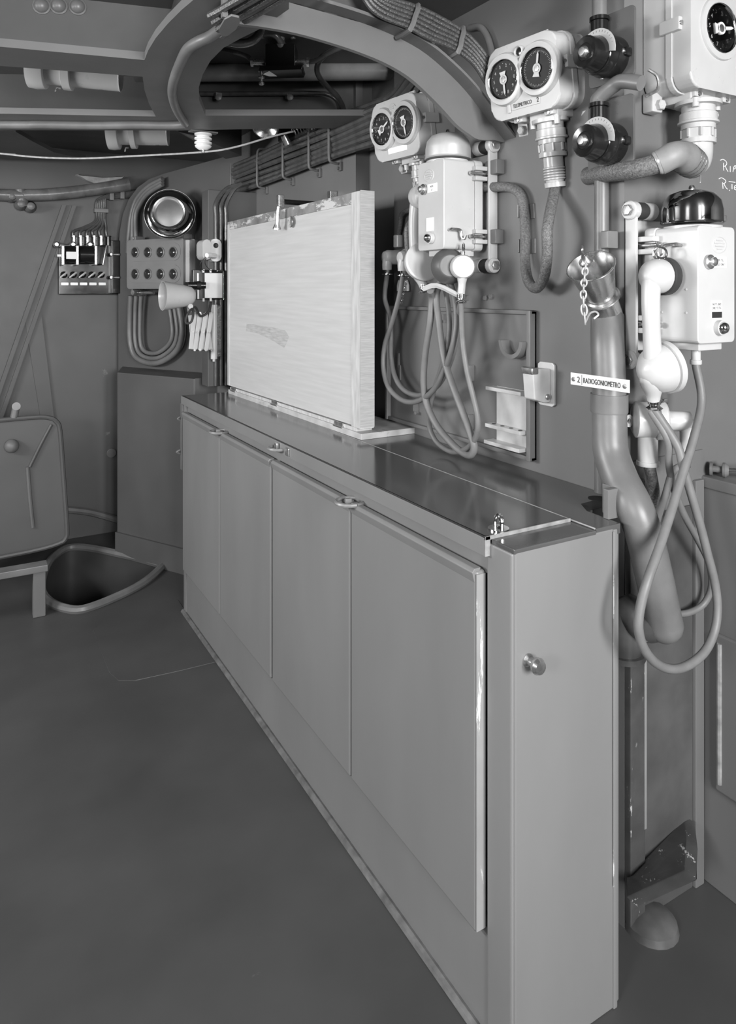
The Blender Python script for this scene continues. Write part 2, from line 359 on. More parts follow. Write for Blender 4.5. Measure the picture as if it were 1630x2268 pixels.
for a, b in zip(U[:-1], U[1:]):
    q = V((0, -.045, 0)); u = V((0, 0, .008)); mb.ext([a, b, b + q, a + q], u)
bmesh.ops.remove_doubles(mb.bm, verts=mb.bm.verts[:], dist=.0005)
mb.build('top_flange', BEAM, knee, True)
mb = MB(); a, b = aY(500, -14, YK), aY(640, 5, YK); mb.ext([a, b, V((b.x, b.y, ZC)), V((a.x, a.y, ZC))], (0, .014, 0)); 
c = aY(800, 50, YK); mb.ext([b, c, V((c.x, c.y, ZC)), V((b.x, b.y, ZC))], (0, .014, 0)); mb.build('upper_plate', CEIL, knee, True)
# half-round deck stiffener and lesser beams seen through the openings
p, q = aD(300, 162, 2.62), aD(960, 158, 2.62)
mb = MB(); mb.cyl(p, q, .032, seg=20); d = mb.build('deck_stiffener', mat('glossy_overhead_sheen', .22, .2, .3, 8, .35, 26)); struct(d)  # lighter base colour paints in the window reflection along the glossy ridge
mb = MB(); mb.ext([p + V((0, 0, .0)), q + V((0, 0, .0)), V((q.x, q.y, ZC)), V((p.x, p.y, ZC))], (.01, .02, 0)); mb.build('web', CEIL, d, True)
mb = MB(); a, b = aZ(30, 292, 2.16), aZ(160, 352, 2.16)
cc = [aZ(x, y, 2.16) for x, y in ((-60, 289), (35, 292), (70, 312), (120, 338), (190, 352), (120, 352), (60, 352), (-60, 350))]
mb.ext(cc, (0, 0, .02)); struct(mb.build('overhead_gusset', CEIL))
mb = MB(); mb.ext([aZ(x, y, 2.12) for x, y in ((395, 292), (432, 300), (535, 345), (500, 352), (430, 312))], (0, 0, .16)); struct(mb.build('overhead_bracket', CEIL))
# ================================================================== CHART LOCKER
Y0, Y1 = 1.009, 3.215
lk = thing('chart_locker', 'long grey steel chart locker with raised double doors under the pale drawing board', 'locker', (1.1, 2.1, 0))
mb = MB(); mb.ext([(.900, Y0 + .004, 0), (1.166, Y0 + .004, 0), (1.17, Y0 + .2, 0), (XW - .005, Y0 + .2, 0), (XW - .005, Y1, 0), (.900, Y1, 0)], (0, 0, .958)); mb.build('carcass', CAB, lk, True)
# front frame: stiles, rail and plinth, proud of the carcass
mb = MB(); mb.box(.884, .905, Y0, 1.082, .0, .966, .006); mb.build('corner_stile', CAB, lk, True)
mb = MB(); mb.box(.884, .905, 3.18, Y1, 0, .962, .003); mb.build('corner_stile', CAB, lk, True)
mb = MB(); mb.box(.8935, .905, 1.082, 3.18, .900, .945, .002); mb.build('top_rail', CAB, lk, True)
mb = MB(); mb.box(.889, .905, 1.082, 3.18, 0, .203, .003); mb.build('plinth', CAB, lk, True)
mb = MB(); mb.tube([(.882, 1.0, .004), (.882, 2.0, .005), (.882, Y1, .004)], .011, 8, 8); lab(mb.build('weld_bead', mat('spattered_bead', .13, .5, .35, 30, .4, 60), lk, True), 'rough paint-spotted bead where the locker meets the deck')
# end face
mb = MB(); mb.box(.889, 1.158, Y0 - .004, Y0 + .006, 0, .970, .004); mb.build('end_panel', CAB, lk, True)
mb = MB(); mb.box(1.146, 1.158, Y0 - .007, Y0 + .01, .0, .9695, .003); mb.box(1.158, 1.172, Y0 + .002, Y0 + .03, 0, .957, .003); mb.build('end_batten', CAB, lk, True)
mb = MB(); mb.box(.887, 1.101, Y0 - .004, Y0 + .0625, .964, .9745, .003); mb.build('end_cap', TOPM, lk, True)
mb = MB(); mb.box(1.1445, 1.1465, Y0 - .0078, Y0 - .006, .25, .965); lab(mb.build('worn_line', mat('scraped_line', .26, .35, .12, 6, wear=.95, wearg=.75, ws=10, wst=(1, 1, .4), wth=.56), lk, True), 'scraped bright line on the end batten')
pk = aY(1168, 1461, Y0 - .004)
mb = MB(); mb.lathe(pk, (0, -1, 0), [(.012, 0), (.0125, .003), (.008, .008), (.008, .016), (.014, .022), (.0155, .029), (.012, .036), (0, .039)], 20); lab(mb.build('knob', NICK, lk, True), 'small turned metal knob on the end face')
# doors
def door(ya, yb):
    mb = MB(); mb.box(.868, .8935, ya, yb, .206, .908, .007, 3); return mb.build('door', CAB, lk, True)
g = .0022
for ya, yb in ((1.093, 1.604 - g), (1.604 + g, 2.128), (2.140, 2.655 - g), (2.655 + g, 3.176)):
    dr = door(ya, yb)
    mb = MB(); mb.ext([(.868, ya + .004, .884), (.862, ya + .004, .905), (.868, ya + .004, .9125), (.884, ya + .004, .9125)], (0, yb - ya - .008, 0), .002); mb.build('top_moulding', CAB, dr, True)
    if abs(ya - 1.606) < .01 or abs(ya - 2.657) < .01:
        mb = MB(); c = V((.868, ya, .912))
        mb.ring(c, (0, 0, 1), .036, .0055, 16, 8, 0, 2 * math.pi)
        mb.box(.855, .872, ya - .006, ya + .006, .908, .922, .003)
        lab(mb.build('pull_ring', CAB, dr, True), 'flat painted pull ring at the meeting edge of the doors')
# near and far edges of the doors show scraped metal
mb = MB(); mb.box(.8685, .8905, 1.0915, 1.0935, .212, .902, 0); lab(mb.build('scraped_edge', mat('scraped_door_edge', .30, .35, .12, 6, .1, 60, wear=.9, wearg=.75, ws=14, wst=(3, 1, .35), wth=.60), lk, True), 'door edge with paint scraped to bright metal')
# tops: hinged lid and fixed strip
lid = MB(); lid.box(.876, 1.098, Y0 + .066, Y1 + .004, .967, .979, .003); lid.box(.876, .884, Y0 + .066, Y1 + .004, .943, .979, .003)
ld = lid.build('lid', TOPM, lk, True)
mb = MB(); mb.box(.8735, .8765, Y0 + .066, Y1 + .004, .942, .977, .001); mb.build('lid_lip', CAB, ld, True)
mb = MB(); mb.box(.8735, 1.098, Y0 + .0625, Y0 + .066, .973, .981, .001); mb.box(.8735, .886, Y0 + .0625, Y0 + .066, .942, .981, .001); mb.build('lid_end_edge', EDGE, ld, True)
mb = MB(); mb.ext([(1.102, Y0 - .002, .956), (1.172, Y0 - .002, .956), (1.172, 1.10, .956), (1.20, 1.145, .956), (XW - .002, 1.15, .956), (XW - .002, Y1 + .004, .956), (1.102, Y1 + .004, .956)], (0, 0, .021), .002); mb.build('fixed_top', TOPM, lk, True)
mb = MB(); mb.tube([(1.100, Y0, .977), (1.100, 2.0, .9772), (1.100, Y1, .977)], .0018, 6, 8); lab(mb.build('hinge_line', EDGE, lk, True), 'bright worn hinge line along the lid')
# lid handle with two bright metal catches
c = aX(618, 985, .874)
mb = MB(); mb.ring(V((.874, c.y, .958)), (0, 0, 1), .034, .005, 16, 8); lab(mb.build('pull_ring', CAB, ld, True), 'flat painted pull ring on the lid lip')
mb = MB(); mb.box(.862, .872, c.y - .006, c.y + .016, .956, .974, .003); mb.box(.868, .8745, c.y - .085, c.y - .06, .947, .972, .005); lab(mb.build('catch', NICK, ld, True), 'bright metal catches by the lid ring')
# staple near the lid corner
c = aZ(1104, 1172, .979)
mb = MB(); mb.lathe(c, (0, 0, 1), [(.021, 0), (.021, .003), (.010, .003), (.010, .0005)], 24, False); mb.tube([c + V((-.009, .0, 0)), c + V((-.009, 0, .02)), c + V((0, 0, .029)), c + V((.009, 0, .02)), c + V((.009, 0, 0))], .0035, 8, 5)
mb.tube([c + V((0, -.009, 0)), c + V((0, -.009, .018)), c + V((0, 0, .027)), c + V((0, .009, .018)), c + V((0, .009, 0))], .0035, 8, 5)
lab(mb.build('staple', CHROME, ld, True), 'bright crossed padlock staple on a ring plate')
# hasp strip on the far end
mb = MB(); mb.box(.876, .893, Y1, Y1 + .03, .42 + .22, .942, .004); mb.tube([(.876, Y1 + .02, .88), (.862, Y1 + .02, .872), (.876, Y1 + .02, .864)], .004, 8, 3); mb.tube([(.876, Y1 + .02, .73), (.858, Y1 + .02, .722), (.876, Y1 + .02, .712)], .005, 8, 3)
mb.build('hasp_strip', PIPE, lk, True)
# hole with torn edge in the fixed top
c = aZ(1322, 1104, .977); mb = MB(); mb.lathe(c, (0, 0, 1), [(.02, .0004), (.02, .001)], 14); lab(mb.build('cable_hole', HOLE, lk, True), 'dark ragged hole in the fixed top')
# corner angle standing behind the locker end
pa = thing('corner_angle', 'short grey angle post standing behind the locker beside the voice pipe', 'post', (1.182, 1.045, .977))
mb = MB(); mb.box(-.016, .016, -.012, .003, .0, .062, .002); mb.box(.012, .016, -.012, .03, .0, .062, .001); mb.build('plate', WALL, pa)

# ================================================================== DRAWING BOARD
thb = math.degrees(math.atan2(-.0227, -1))
bd = thing('drawing_board', 'large pale wooden drawing board standing upright on the locker against the side wall', 'drawing board', (1.101, 2.6, .977), thb)
L2, B0, B1 = .612, .036, .795
mb = MB()
mb.box(-.045, -.002, -L2 + .03, L2 - .062, B0, B1 - .038, .001); mb.build('panel', WOOD, bd)
mb = MB(); mb.box(-.05, .0, L2 - .062, L2, B0 - .004, B1, .0015); lab(mb.build('stile', WOODV, bd), 'upright end strip with strongly figured grain')
mb = MB(); mb.box(-.05, -.0005, -L2, -L2 + .03, B0, B1 - .012, .0015); mb.build('stile', WOODV, bd)
mb = MB(); mb.box(-.0505, .0012, L2 - .002, L2 + .0008, B0, B1 + .001, 0); lab(mb.build('end_grain', WOODE, bd), 'saw-marked end of the board')
mb = MB(); mb.box(-.05, -.001, -L2, L2 - .0, B1 - .038, B1, .002); lab(mb.build('top_rail', SCUFF, bd), 'scuffed dark top rail of the board')
pp = [(-.36, .268), (-.352, .30), (-.27, .302), (-.16, .297), (-.05, .297), (.05, .290), (.085, .268), (.06, .24), (.04, .222), (-.03, .236), (-.12, .252), (-.25, .266)]
mb = MB(); mb.plate([(y - .02, z + .03) for y, z in pp], -.003, -.0013); lab(mb.build('patch', WOODK, bd), 'let-in patch with darker wavy grain')
mb = MB(); mb.box(-.205, .006, -L2 + .03, L2 + .012, 0, .02, .002); bp = mb.build('base_plank', SCUFP, bd)
mb = MB(); mb.box(-.06, .0, -L2 + .04, L2 - .03, .02, .032, .001); mb.build('bottom_rail', WOODV, bd)
for y in (-.52, -.06, .47):
    mb = MB(); mb.box(-.004, .004, y - .03, y + .03, .006, .034, .001); mb.cyl((.004, y - .03, .02), (.004, y + .03, .02), .005, seg=8); lab(mb.build('hinge', NICK, bd), 'small metal hinge under the board')
# clamp holding the top of the board
c = aX(633, 452, 1.098); 
cl = thing('board_clamp', 'bright metal swing clamp with bulbous lever gripping the top of the drawing board', 'clamp', (1.098, c.y, 1.775))
mb = MB(); mb.box(.185, .217, -.016, .016, .0, .075, .003); mb.build('wall_plate', NICK, cl)
mb = MB(); mb.cyl((-.02, 0, .02), (.2, 0, .02), .010); mb.build('rod', BAKE, cl)
mb = MB(); mb.tube([(-.02, .005, .035), (-.028, .008, -.01), (-.03, .012, -.06), (-.03, .018, -.085)], [.010, .008, .009, .016], 12, 5); mb.box(-.035, -.01, -.012, .012, .0, .045, .003); mb.build('lever', NICK, cl)
mb = MB(); mb.lathe((-.0035, -.055, -.062), (-1, 0, 0), [(.022, 0), (.02, .004), (0, .006)], 16); mb.build('stop_button', NICK, cl)

# ================================================================== FRAMED WALL HATCH with its fittings
yl, yr = aX(866, 800, XW).y, aX(1190, 800, XW).y
hp = thing('wall_hatch', 'low framed steel wall panel behind the hanging hoses', 'panel', (XW, (yl + yr) / 2, 1.2), 180)
hw = (yl - yr) / 2; hz0, hz1 = -.195, .200
mb = MB(); mb.box(0, .010, -hw, hw, hz0, hz1, .002); mb.build('door', WALL, hp)
mb = MB(); mb.box(0, .026, hw - .016, hw, hz0, hz1, .003); mb.build('frame_upright', WALL, hp)
mb = MB(); mb.box(0, .026, -hw, -hw + .014, hz0, hz1, .003); mb.build('frame_upright', WALL, hp)
mb = MB(); mb.box(0, .022, -hw, hw, hz1 - .012, hz1, .003); mb.build('frame_rail', WALL, hp)
mb = MB(); mb.box(0, .022, -hw, hw, hz0, hz0 + .012, .003); mb.build('frame_rail', WALL, hp)
c = aX(1136, 770, XW - .03) - V((XW, (yl + yr) / 2, 1.2)); yc, zc = -c.y, c.z
mb = MB(); n = 20; R0, R1 = .047, .036
arc = [(yc + R0 * math.cos(math.pi + math.pi * k / n), zc + .018 + R0 * math.sin(math.pi + math.pi * k / n)) for k in range(n + 1)] + [(yc + R1 * math.cos(2 * math.pi - math.pi * k / n), zc + .018 + R1 * math.sin(2 * math.pi - math.pi * k / n)) for k in range(n + 1)]
mb.plate(arc, .008, .04); lab(mb.build('cradle', WALL, hp), 'half-round cradle hook')
def onp(px, py, x=.01): q = aX(px, py, XW - x); return -(q.y - (yl + yr) / 2), q.z - 1.2
for (a, b, cx, cy) in ((1049, 826, 0, 38), (1048, 934, 0, 36), (926, 905, 0, 26), (991, 705, 0, 22)):
    y, z = onp(a, b); k = cy / 36 * .022
    mb = MB(); mb.plate([(y - .008, z - k), (y + .002, z - k), (y + .002, z + k), (y - .008, z + k)], .008, .012); mb.box(.01, .03, y + .0, y + .004, z - k, z + k, .001); mb.box(.026, .03, y, y + .014, z - k, z - k + .01, .001); mb.build('hook', PIPE, hp)
y, z = onp(886, 812)
mb = MB(); mb.plate([(y - .012, z + .045), (y - .004, z + .045), (y - .004, z + .005), (y + .006, z + .005), (y + .006, z - .045), (y - .001, z - .045), (y - .001, z - .003), (y - .012, z - .003)], .008, .013); mb.build('crank_clip', WALL, hp)
# bare metal rack in the lower corner
ya, za = onp(1102, 870); yb_, zb = onp(1172, 990)
mb = MB(); mb.box(.010, .014, ya, yb_, zb - .01, za + .02, .001); rk = mb.build('rack_back', COPP, hp)
for yy, zz, dep, holes in ((onp(1132, 858)[0], za + .014, .028, 0), (onp(1132, 948)[0], onp(1132, 948)[1], .03, 1), (onp(1128, 982)[0], onp(1128, 984)[1], .034, 0)):
    mb = MB(); mb.box(.012, .012 + dep, ya - .016, yb_ - .0, zz - .005, zz + .005, .001); s = mb.build('rack_ledge', COPP, hp)
    if holes:
        mb = MB()
        for k in range(4): mb.lathe((.012 + dep * .55, ya + (yb_ - ya) * (.05 + .28 * k), zz + .0052), (0, 0, 1), [(.006, 0), (.006, .0004)], 12)
        mb.build('peg_hole', HOLE, s)
for k, (px, py) in enumerate(((1077, 660), (1090, 657), (1078, 594), (1092, 590))):
    q = aX(px, py, XW); mb = MB(); mb.hexbolt(q, (-1, 0, 0), .0085, .008)
    tag(mb.build('bolt', WALL), 'painted hex bolt on the side wall ' + ('just above the framed panel, ' if k < 2 else 'below the rubber mount, ') + ('nearer the drawing board' if k % 2 == 0 else 'nearer the voice pipe'), 'bolt', 'painted wall bolts')
# tumbler switch box
q = aX(1214, 850, XW)
sw = thing('switch_box', 'small bare metal wall switch with wedge-shaped flap beside the framed wall panel', 'switch', (XW, q.y, q.z), 180)
mb = MB(); mb.plate([(-.03, -.05), (-.022, -.056), (.022, -.056), (.03, -.05), (.03, .05), (.022, .056), (-.022, .056), (-.03, .05)], 0, .008, .002); mb.build('back_plate', COPP, sw)
mb = MB(); vs, _ = mb.prism([(.008, -.022, -.045), (.03, -.022, -.045), (.062, -.022, -.035), (.068, -.022, .03), (.055, -.022, .044), (.008, -.022, .04)], [(.008, .018, -.045), (.03, .018, -.045), (.062, .018, -.035), (.068, .018, .03), (.055, .018, .044), (.008, .018, .04)]); mb._bev(vs, .004); mb.build('body', COPP, sw)
mb = MB(); mb.box(.05, .072, -.024, .02, .028, .046, .004); mb.build('flap', NICK, sw)
mb = MB(); mb.lathe((.02, .018, -.03), (0, 1, 0), [(.008, 0), (.008, .004), (.004, .007)], 12); mb.build('pivot_screw', NICK, sw)

# ================================================================== VOICE PIPE
BRIGHT = mat('bright_chain_steel', .75, .3, .05, 30, metal=.6)
vp = thing('voice_pipe', 'thick grey voice pipe with polished flared mouthpiece running down past the locker end', 'voice pipe', (1.26, 1.11, 1.2))
def pp3(px, py, X): return aX(px, py, X)
rim = V((1.19, aX(1308, 590, 1.19).y, aX(1308, 590, 1.19).z)); ax = V((-.61, -.23, .74)).normalized(); base = rim - ax * .145
p1 = [base, aX(1345, 760, 1.262), aX(1348, 830, 1.255), aX(1349, 880, 1.252)]
mb = MB(); mb.tube(p1, .0365, 24, 8); mb.build('upper_pipe', PIPE, vp, True)
jz = aX(1349, 872, 1.252)
mb = MB(); mb.lathe(jz - V((0, 0, .041)), (0, 0, 1), [(.040, 0), (.0405, .003), (.0405, .041), (.0375, .041)], 28); mb.build('collar', PIPE, vp, True)
p2 = [jz - V((0, 0, .02)), aX(1350, 940, 1.25), aX(1353, 1000, 1.245), aX(1374, 1062, 1.236), aX(1403, 1120, 1.225), aX(1425, 1180, 1.232), aX(1447, 1270, 1.252), aX(1463, 1345, 1.272), aX(1471, 1382, 1.282)]
mb = MB(); mb.tube(p2, [.0375, .0375, .038, .0385, .0385, .038, .038, .038, .038], 24, 8); e = p2[-1]; mb.ball(e, .0385, 20); mb.build('lower_pipe', PIPE, vp, True)
mb = MB(); mb.tube([e + V((0, 0, .012)), e + V((-.015, .035, -.012)), e + V((-.02, .075, .0)), e + V((-.022, .085, -.09))], .036, 20, 6); mb.lathe(e + V((-.022, .085, -.10)), (0, 0, 1), [(.045, 0), (.045, .012)], 20); mb.build('return_bend', WORNP, vp, True)
mb = MB(); prof = [(.034, -.145), (.034, -.095), (.038, -.092), (.038, -.088), (.033, -.084), (.036, -.07), (.044, -.03), (.050, -.004), (.052, 0), (.0505, .001), (.046, -.01), (.040, -.035), (.031, -.075), (.018, -.10), (0, -.105)]
mb.lathe(rim, ax, prof, 36, False); lab(mb.build('mouthpiece', mat('polished_brass_grey', .62, .27, .15, 14, .03, 60, metal=1.0), vp, True), 'polished flared funnel mouth of the voice pipe')
mb = MB(); mb.ring(rim, ax, .0515, .0022, 36, 8); mb.ring(base + ax * .055, ax, .0385, .0035, 30, 8); mb.build('bead', NICK, vp, True)
ch = thing('plug_chain', 'bright link chain with whistle plug hanging over the rim of the flared voice pipe mouth', 'chain', aX(1298, 575, 1.165))
k0 = aX(1298, 582, 1.145); cx_ = [k0, aX(1294, 620, 1.135), aX(1292, 660, 1.135), aX(1296, 715, 1.14)]
L = crom(cx_, 3)
pts = []
for i in range(len(L) - 1): pts.append((L[i], L[i + 1]))
for i, (a, b) in enumerate(pts):
    d = (b - a).normalized(); sd = d.cross(V((.6, .6, .1))).normalized() if i % 2 else d.cross(V((-.6, .6, .1))).normalized()
    h = (b - a).length * .70; w = .0058; m = (a + b) / 2
    mb = MB(); lp = [m + d * (h * math.cos(t)) + sd * (w * math.sin(t)) for t in [2 * math.pi * q / 14 for q in range(14)]]
    mb.tube(lp, .0017, 6, 0, True); mb.build('link', BRIGHT, ch, True)
mb = MB(); c = aX(1298, 578, 1.16); mb.lathe(c - ax * .006, ax, [(.016, 0), (.016, .006), (.010, .010), (.006, .022), (0, .024)], 18); mb.ring(c + ax * .03, V((-.7, .7, 0)), .008, .002, 16, 6); mb.build('whistle_plug', NICK, ch, True)
e_ = cx_[-1]
mb = MB(); mb.tube([e_, aX(1306, 695, 1.17), aX(1318, 690, 1.19), aX(1325, 697, 1.20), aX(1315, 706, 1.19)], .0022, 6, 5); mb.build('split_hook', BRIGHT, ch, True)
# name plate on the voice pipe
c = aX(1330, 847, 1.208)
npl = thing('name_plate', 'narrow white engraved name plate strapped across the thick voice pipe', 'sign', c, 180)
wy0 = -(aX(1265, 840, 1.208).y - c.y); wy1 = -(aX(1395, 850, 1.208).y - c.y)
mb = MB(); mb.box(0, .002, wy0, wy1, -.0135, .0135, .0005); mb.build('plate', PAPER, npl)
mb = MB(); mb.box(-.008, 0, wy0 + .05, wy1 - .04, -.006, .006, .001); mb.build('strap', PIPE, npl)
W = wy1 - wy0
text('lettering', '2', INK, npl, (.0022, wy0 + W * .15, -.001), (0, 1, 0), (0, 0, 1), .019)
text('lettering', 'RADIOGONIOMETRO', INK, npl, (.0022, wy0 + W * .55, -.001), (0, 1, 0), (0, 0, 1), .0165, sx=.64)
mb = MB(); mb.box(.002, .0024, wy0 + W * .205, wy0 + W * .211, -.0115, .0115); mb.build('rule', INK, npl)
for k in (.055, .93):
    mb = MB(); mb.lathe((.002, wy0 + W * k, -.001), (1, 0, 0), [(.0055, 0), (.0045, .0016), (0, .002)], 14); mb.build('screw', NICK, npl)
# vertical pipe behind the voice pipe
mb = MB(); a = V((1.292, 1.165, 1.90)); mb.tube([a, V((1.292, 1.165, 1.45)), V((1.292, 1.165, .985))], .0165, 14, 0)
t = thing('riser_pipe', 'straight thin riser pipe standing on the locker top close behind the voice pipe', 'pipe', (1.292, 1.165, .977))
mb.build('tube', PIPE, t, True)
q = V((1.272, 1.16, aX(1371, 530, 1.29).z)); mb = MB(); mb.box(q.x - .004, q.x + .03, q.y - .035, q.y - .012, q.z - .02, q.z + .02, .003); mb.build('clip', PIPE, t, True)
# ================================================================== TWIN / SINGLE DIAL INDICATORS
def rrect(y0, y1, z0, z1, r, n=5):
    o = []
    for cy, cz, a in ((y1 - r, z0 + r, -90), (y1 - r, z1 - r, 0), (y0 + r, z1 - r, 90), (y0 + r, z0 + r, 180)):
        for k in range(n + 1): t = rad(a + 90 * k / n); o.append((cy + r * math.cos(t), cz + r * math.sin(t)))
    return o
def gland(t, p, s, mats, elbow=False, kh=.75):
    """stack of cable gland rings hanging below p, s = radius scale"""
    prof = [(1.25, 0), (1.25, -.012), (.90, -.013), (.90, -.032), (1.0, -.035), (1.02, -.058), (1.10, -.060), (1.10, -.066), (.92, -.068), (.92, -.082)]
    mb = MB(); mb.lathe(p, (0, 0, 1), [(r * s, h * kh) for r, h in prof], 28); mb.build('gland_body', mats, t)
    z0 = -.082 * kh; k = kh
    mb = MB(); mb.lathe(V(p) + V((0, 0, z0 - .030 * k)), (0, 0, 1), [(.86 * s, 0), (.86 * s, .030 * k)], 8)
    for i in range(8):
        a = 2 * math.pi * i / 8; d = V((math.cos(a), math.sin(a), 0)); q = V(p) + d * s * .86
        mb.box(q.x - .004 * k, q.x + .004 * k, q.y - .004 * k, q.y + .004 * k, q.z + z0 - .026 * k, q.z + z0, .001)
    mb.build('gland_nut', mats, t)
    z0 -= .030 * k
    mb = MB(); mb.lathe(V(p) + V((0, 0, z0 - .014 * k)), (0, 0, 1), [(.95 * s, 0), (.95 * s, .014 * k)], 28); mb.build('gland_ring', mats, t)
    z0 -= .014 * k
    if elbow: return V(p) + V((0, 0, z0))
    pr = [(.68, 0), (.68, -.034)]
    for i in range(5): pr += [(.68, -.034 - i * .009), (.74, -.036 - i * .009), (.74, -.040 - i * .009), (.62, -.042 - i * .009)]
    pr += [(.60, -.085), (.74, -.086), (.72, -.102), (.5, -.103)]
    mb = MB(); mb.lathe(V(p) + V((0, 0, z0)), (0, 0, 1), [(r * s, h * k) for r, h in pr], 24); mb.build('gland_tail', mats, t)
    return V(p) + V((0, 0, z0 - .1 * k))
def indicator(label, loc, th, tilt, enamel, needles, two=True, W=.235, H=.175, D=.10, plate=None, pilot=False, gl=(0, .035), back=.02, gs=.034, elbow=False, dR=.049, kh=.75):
    t = thing('dial_indicator', label, 'dial indicator', loc, th, tilt, None)
    en = enamel
    hw, hh = W / 2, H / 2
    mb = MB(); mb.plate(rrect(-hw, hw, -hh, hh, .032), -back, D * .42, .004); mb.build('rear_case', en, t)
    mb = MB(); mb.plate(rrect(-hw - .003, hw + .003, -hh - .003, hh + .003, .034), D * .42, D * .56, .002); mb.build('joint_flange', en, t)
    mb = MB(); mb.plate(rrect(-hw, hw, -hh, hh, .032), D * .56, D, .011, 3); mb.build('front_cover', en, t)
    if two:
        ys = (-.054, .056)
        for y, nd, b in zip(ys, needles, (1, 2)): dialx(t, en, y, .008, dR, D + .008, nd, b)
    else: dialx(t, en, 0.0, .012, dR + .003, D + .002, needles[0], 1)
    for y in (ys if two else ()):
        mb = MB(); mb.lathe((D - .004, y, .008), (1, 0, 0), [(dR, 0), (.0665, 0), (.0665, .006), (.064, .0095), (.060, .0105), (dR * 1.1, .0105), (dR, .004)], 40, False); mb.build('dial_boss', en, t)
    # clamp lugs at the joint
    for (y, z, wy, wz) in ((hw + .004, .012, .014, .030), (-hw - .004, .012, .014, .030), (-.045, -hh - .004, .03, .014), (.055, -hh - .004, .03, .014)):
        mb = MB(); mb.box(D * .30, D * .80, y - wy / 2, y + wy / 2, z - wz / 2, z + wz / 2, .003); lg = mb.build('clamp_lug', en, t)
        mb = MB(); mb.lathe((D * .80, y, z), (1, 0, 0), [(.0055, 0), (.005, .003), (.002, .0035)], 12); mb.build('lug_screw', NICK, lg)
    for y in (-hw * .55, hw * .3):
        mb = MB(); mb.tube([(D * .5, y - .012, hh - .002), (D * .5, y - .010, hh + .014), (D * .5, y + .010, hh + .014), (D * .5, y + .012, hh - .002)], .0045, 8, 0); mb.build('lifting_eye', en, t)
    for y in (-hw + .01, hw - .005):
        mb = MB(); mb.box(-back, .012, y - .016, y + .020, -hh - .036, -hh + .01, .005); f = mb.build('mounting_foot', en, t)
        mb = MB(); mb.hexbolt((.012, y + .004, -hh - .02), (1, 0, 0), .0125, .013); mb.build('hex_bolt', en, f)
    if pilot:
        mb = MB(); mb.lathe((D, 0.0, hh - .028), (1, 0, 0), [(.016, 0), (.015, .006), (.012, .008), (.010, .003)], 20, False); q = mb.build('pilot_ring', en, t)
        mb = MB(); mb.lathe((D + .001, 0.0, hh - .028), (1, 0, 0), [(.011, 0), (.009, .003), (0, .005)], 16); mb.build('pilot_lens', BAKE, q)
    else:
        mb = MB(); mb.lathe((D, 0, hh - .03), (1, 0, 0), [(.016, 0), (.016, .002), (.012, .003), (0, .003)], 20)
        for k in range(3): mb.box(D + .002, D + .0045, -.009, .009, hh - .0375 + k * .006, hh - .0345 + k * .006, .0006)
        mb.build('maker_badge', en, t)
    if plate is not None:
        mb = MB(); mb.box(D, D + .002, -.042, .052, -hh + .018, -hh + .036, .0006); pl_ = mb.build('label_plate', PAPER if not plate else en, t)
        if plate:
            text('lettering', plate, INK, pl_, (D + .0022, -.004, -hh + .027), (0, 1, 0), (0, 0, 1), .0135, sx=.72); text('lettering', '2', INK, pl_, (D + .0022, .046, -hh + .027), (0, 1, 0), (0, 0, 1), .016)
            mb = MB(); mb.box(D, D + .004, -.054, -.044, -hh + .014, -hh + .034, .001); mb.build('plate_holder', en, t)
    mb = MB(); mb.box(-.005, D * .72, gl[0] - .045, gl[0] + .045, -hh - .018, -hh + .004, .004); mb.build('gland_seat', en, t)
    end = gland(t, V((gl[1], gl[0], -hh - .016)), gs, en, elbow, kh)
    for yy in (-.038, .038):
        mb = MB(); mb.cyl((gl[1] + .02, gl[0] + yy, -hh - .034), (gl[1] + .02, gl[0] + yy, -hh - .014), .008, seg=12); mb.build('seat_screw', en, t)
    return t, t.matrix_basis @ end
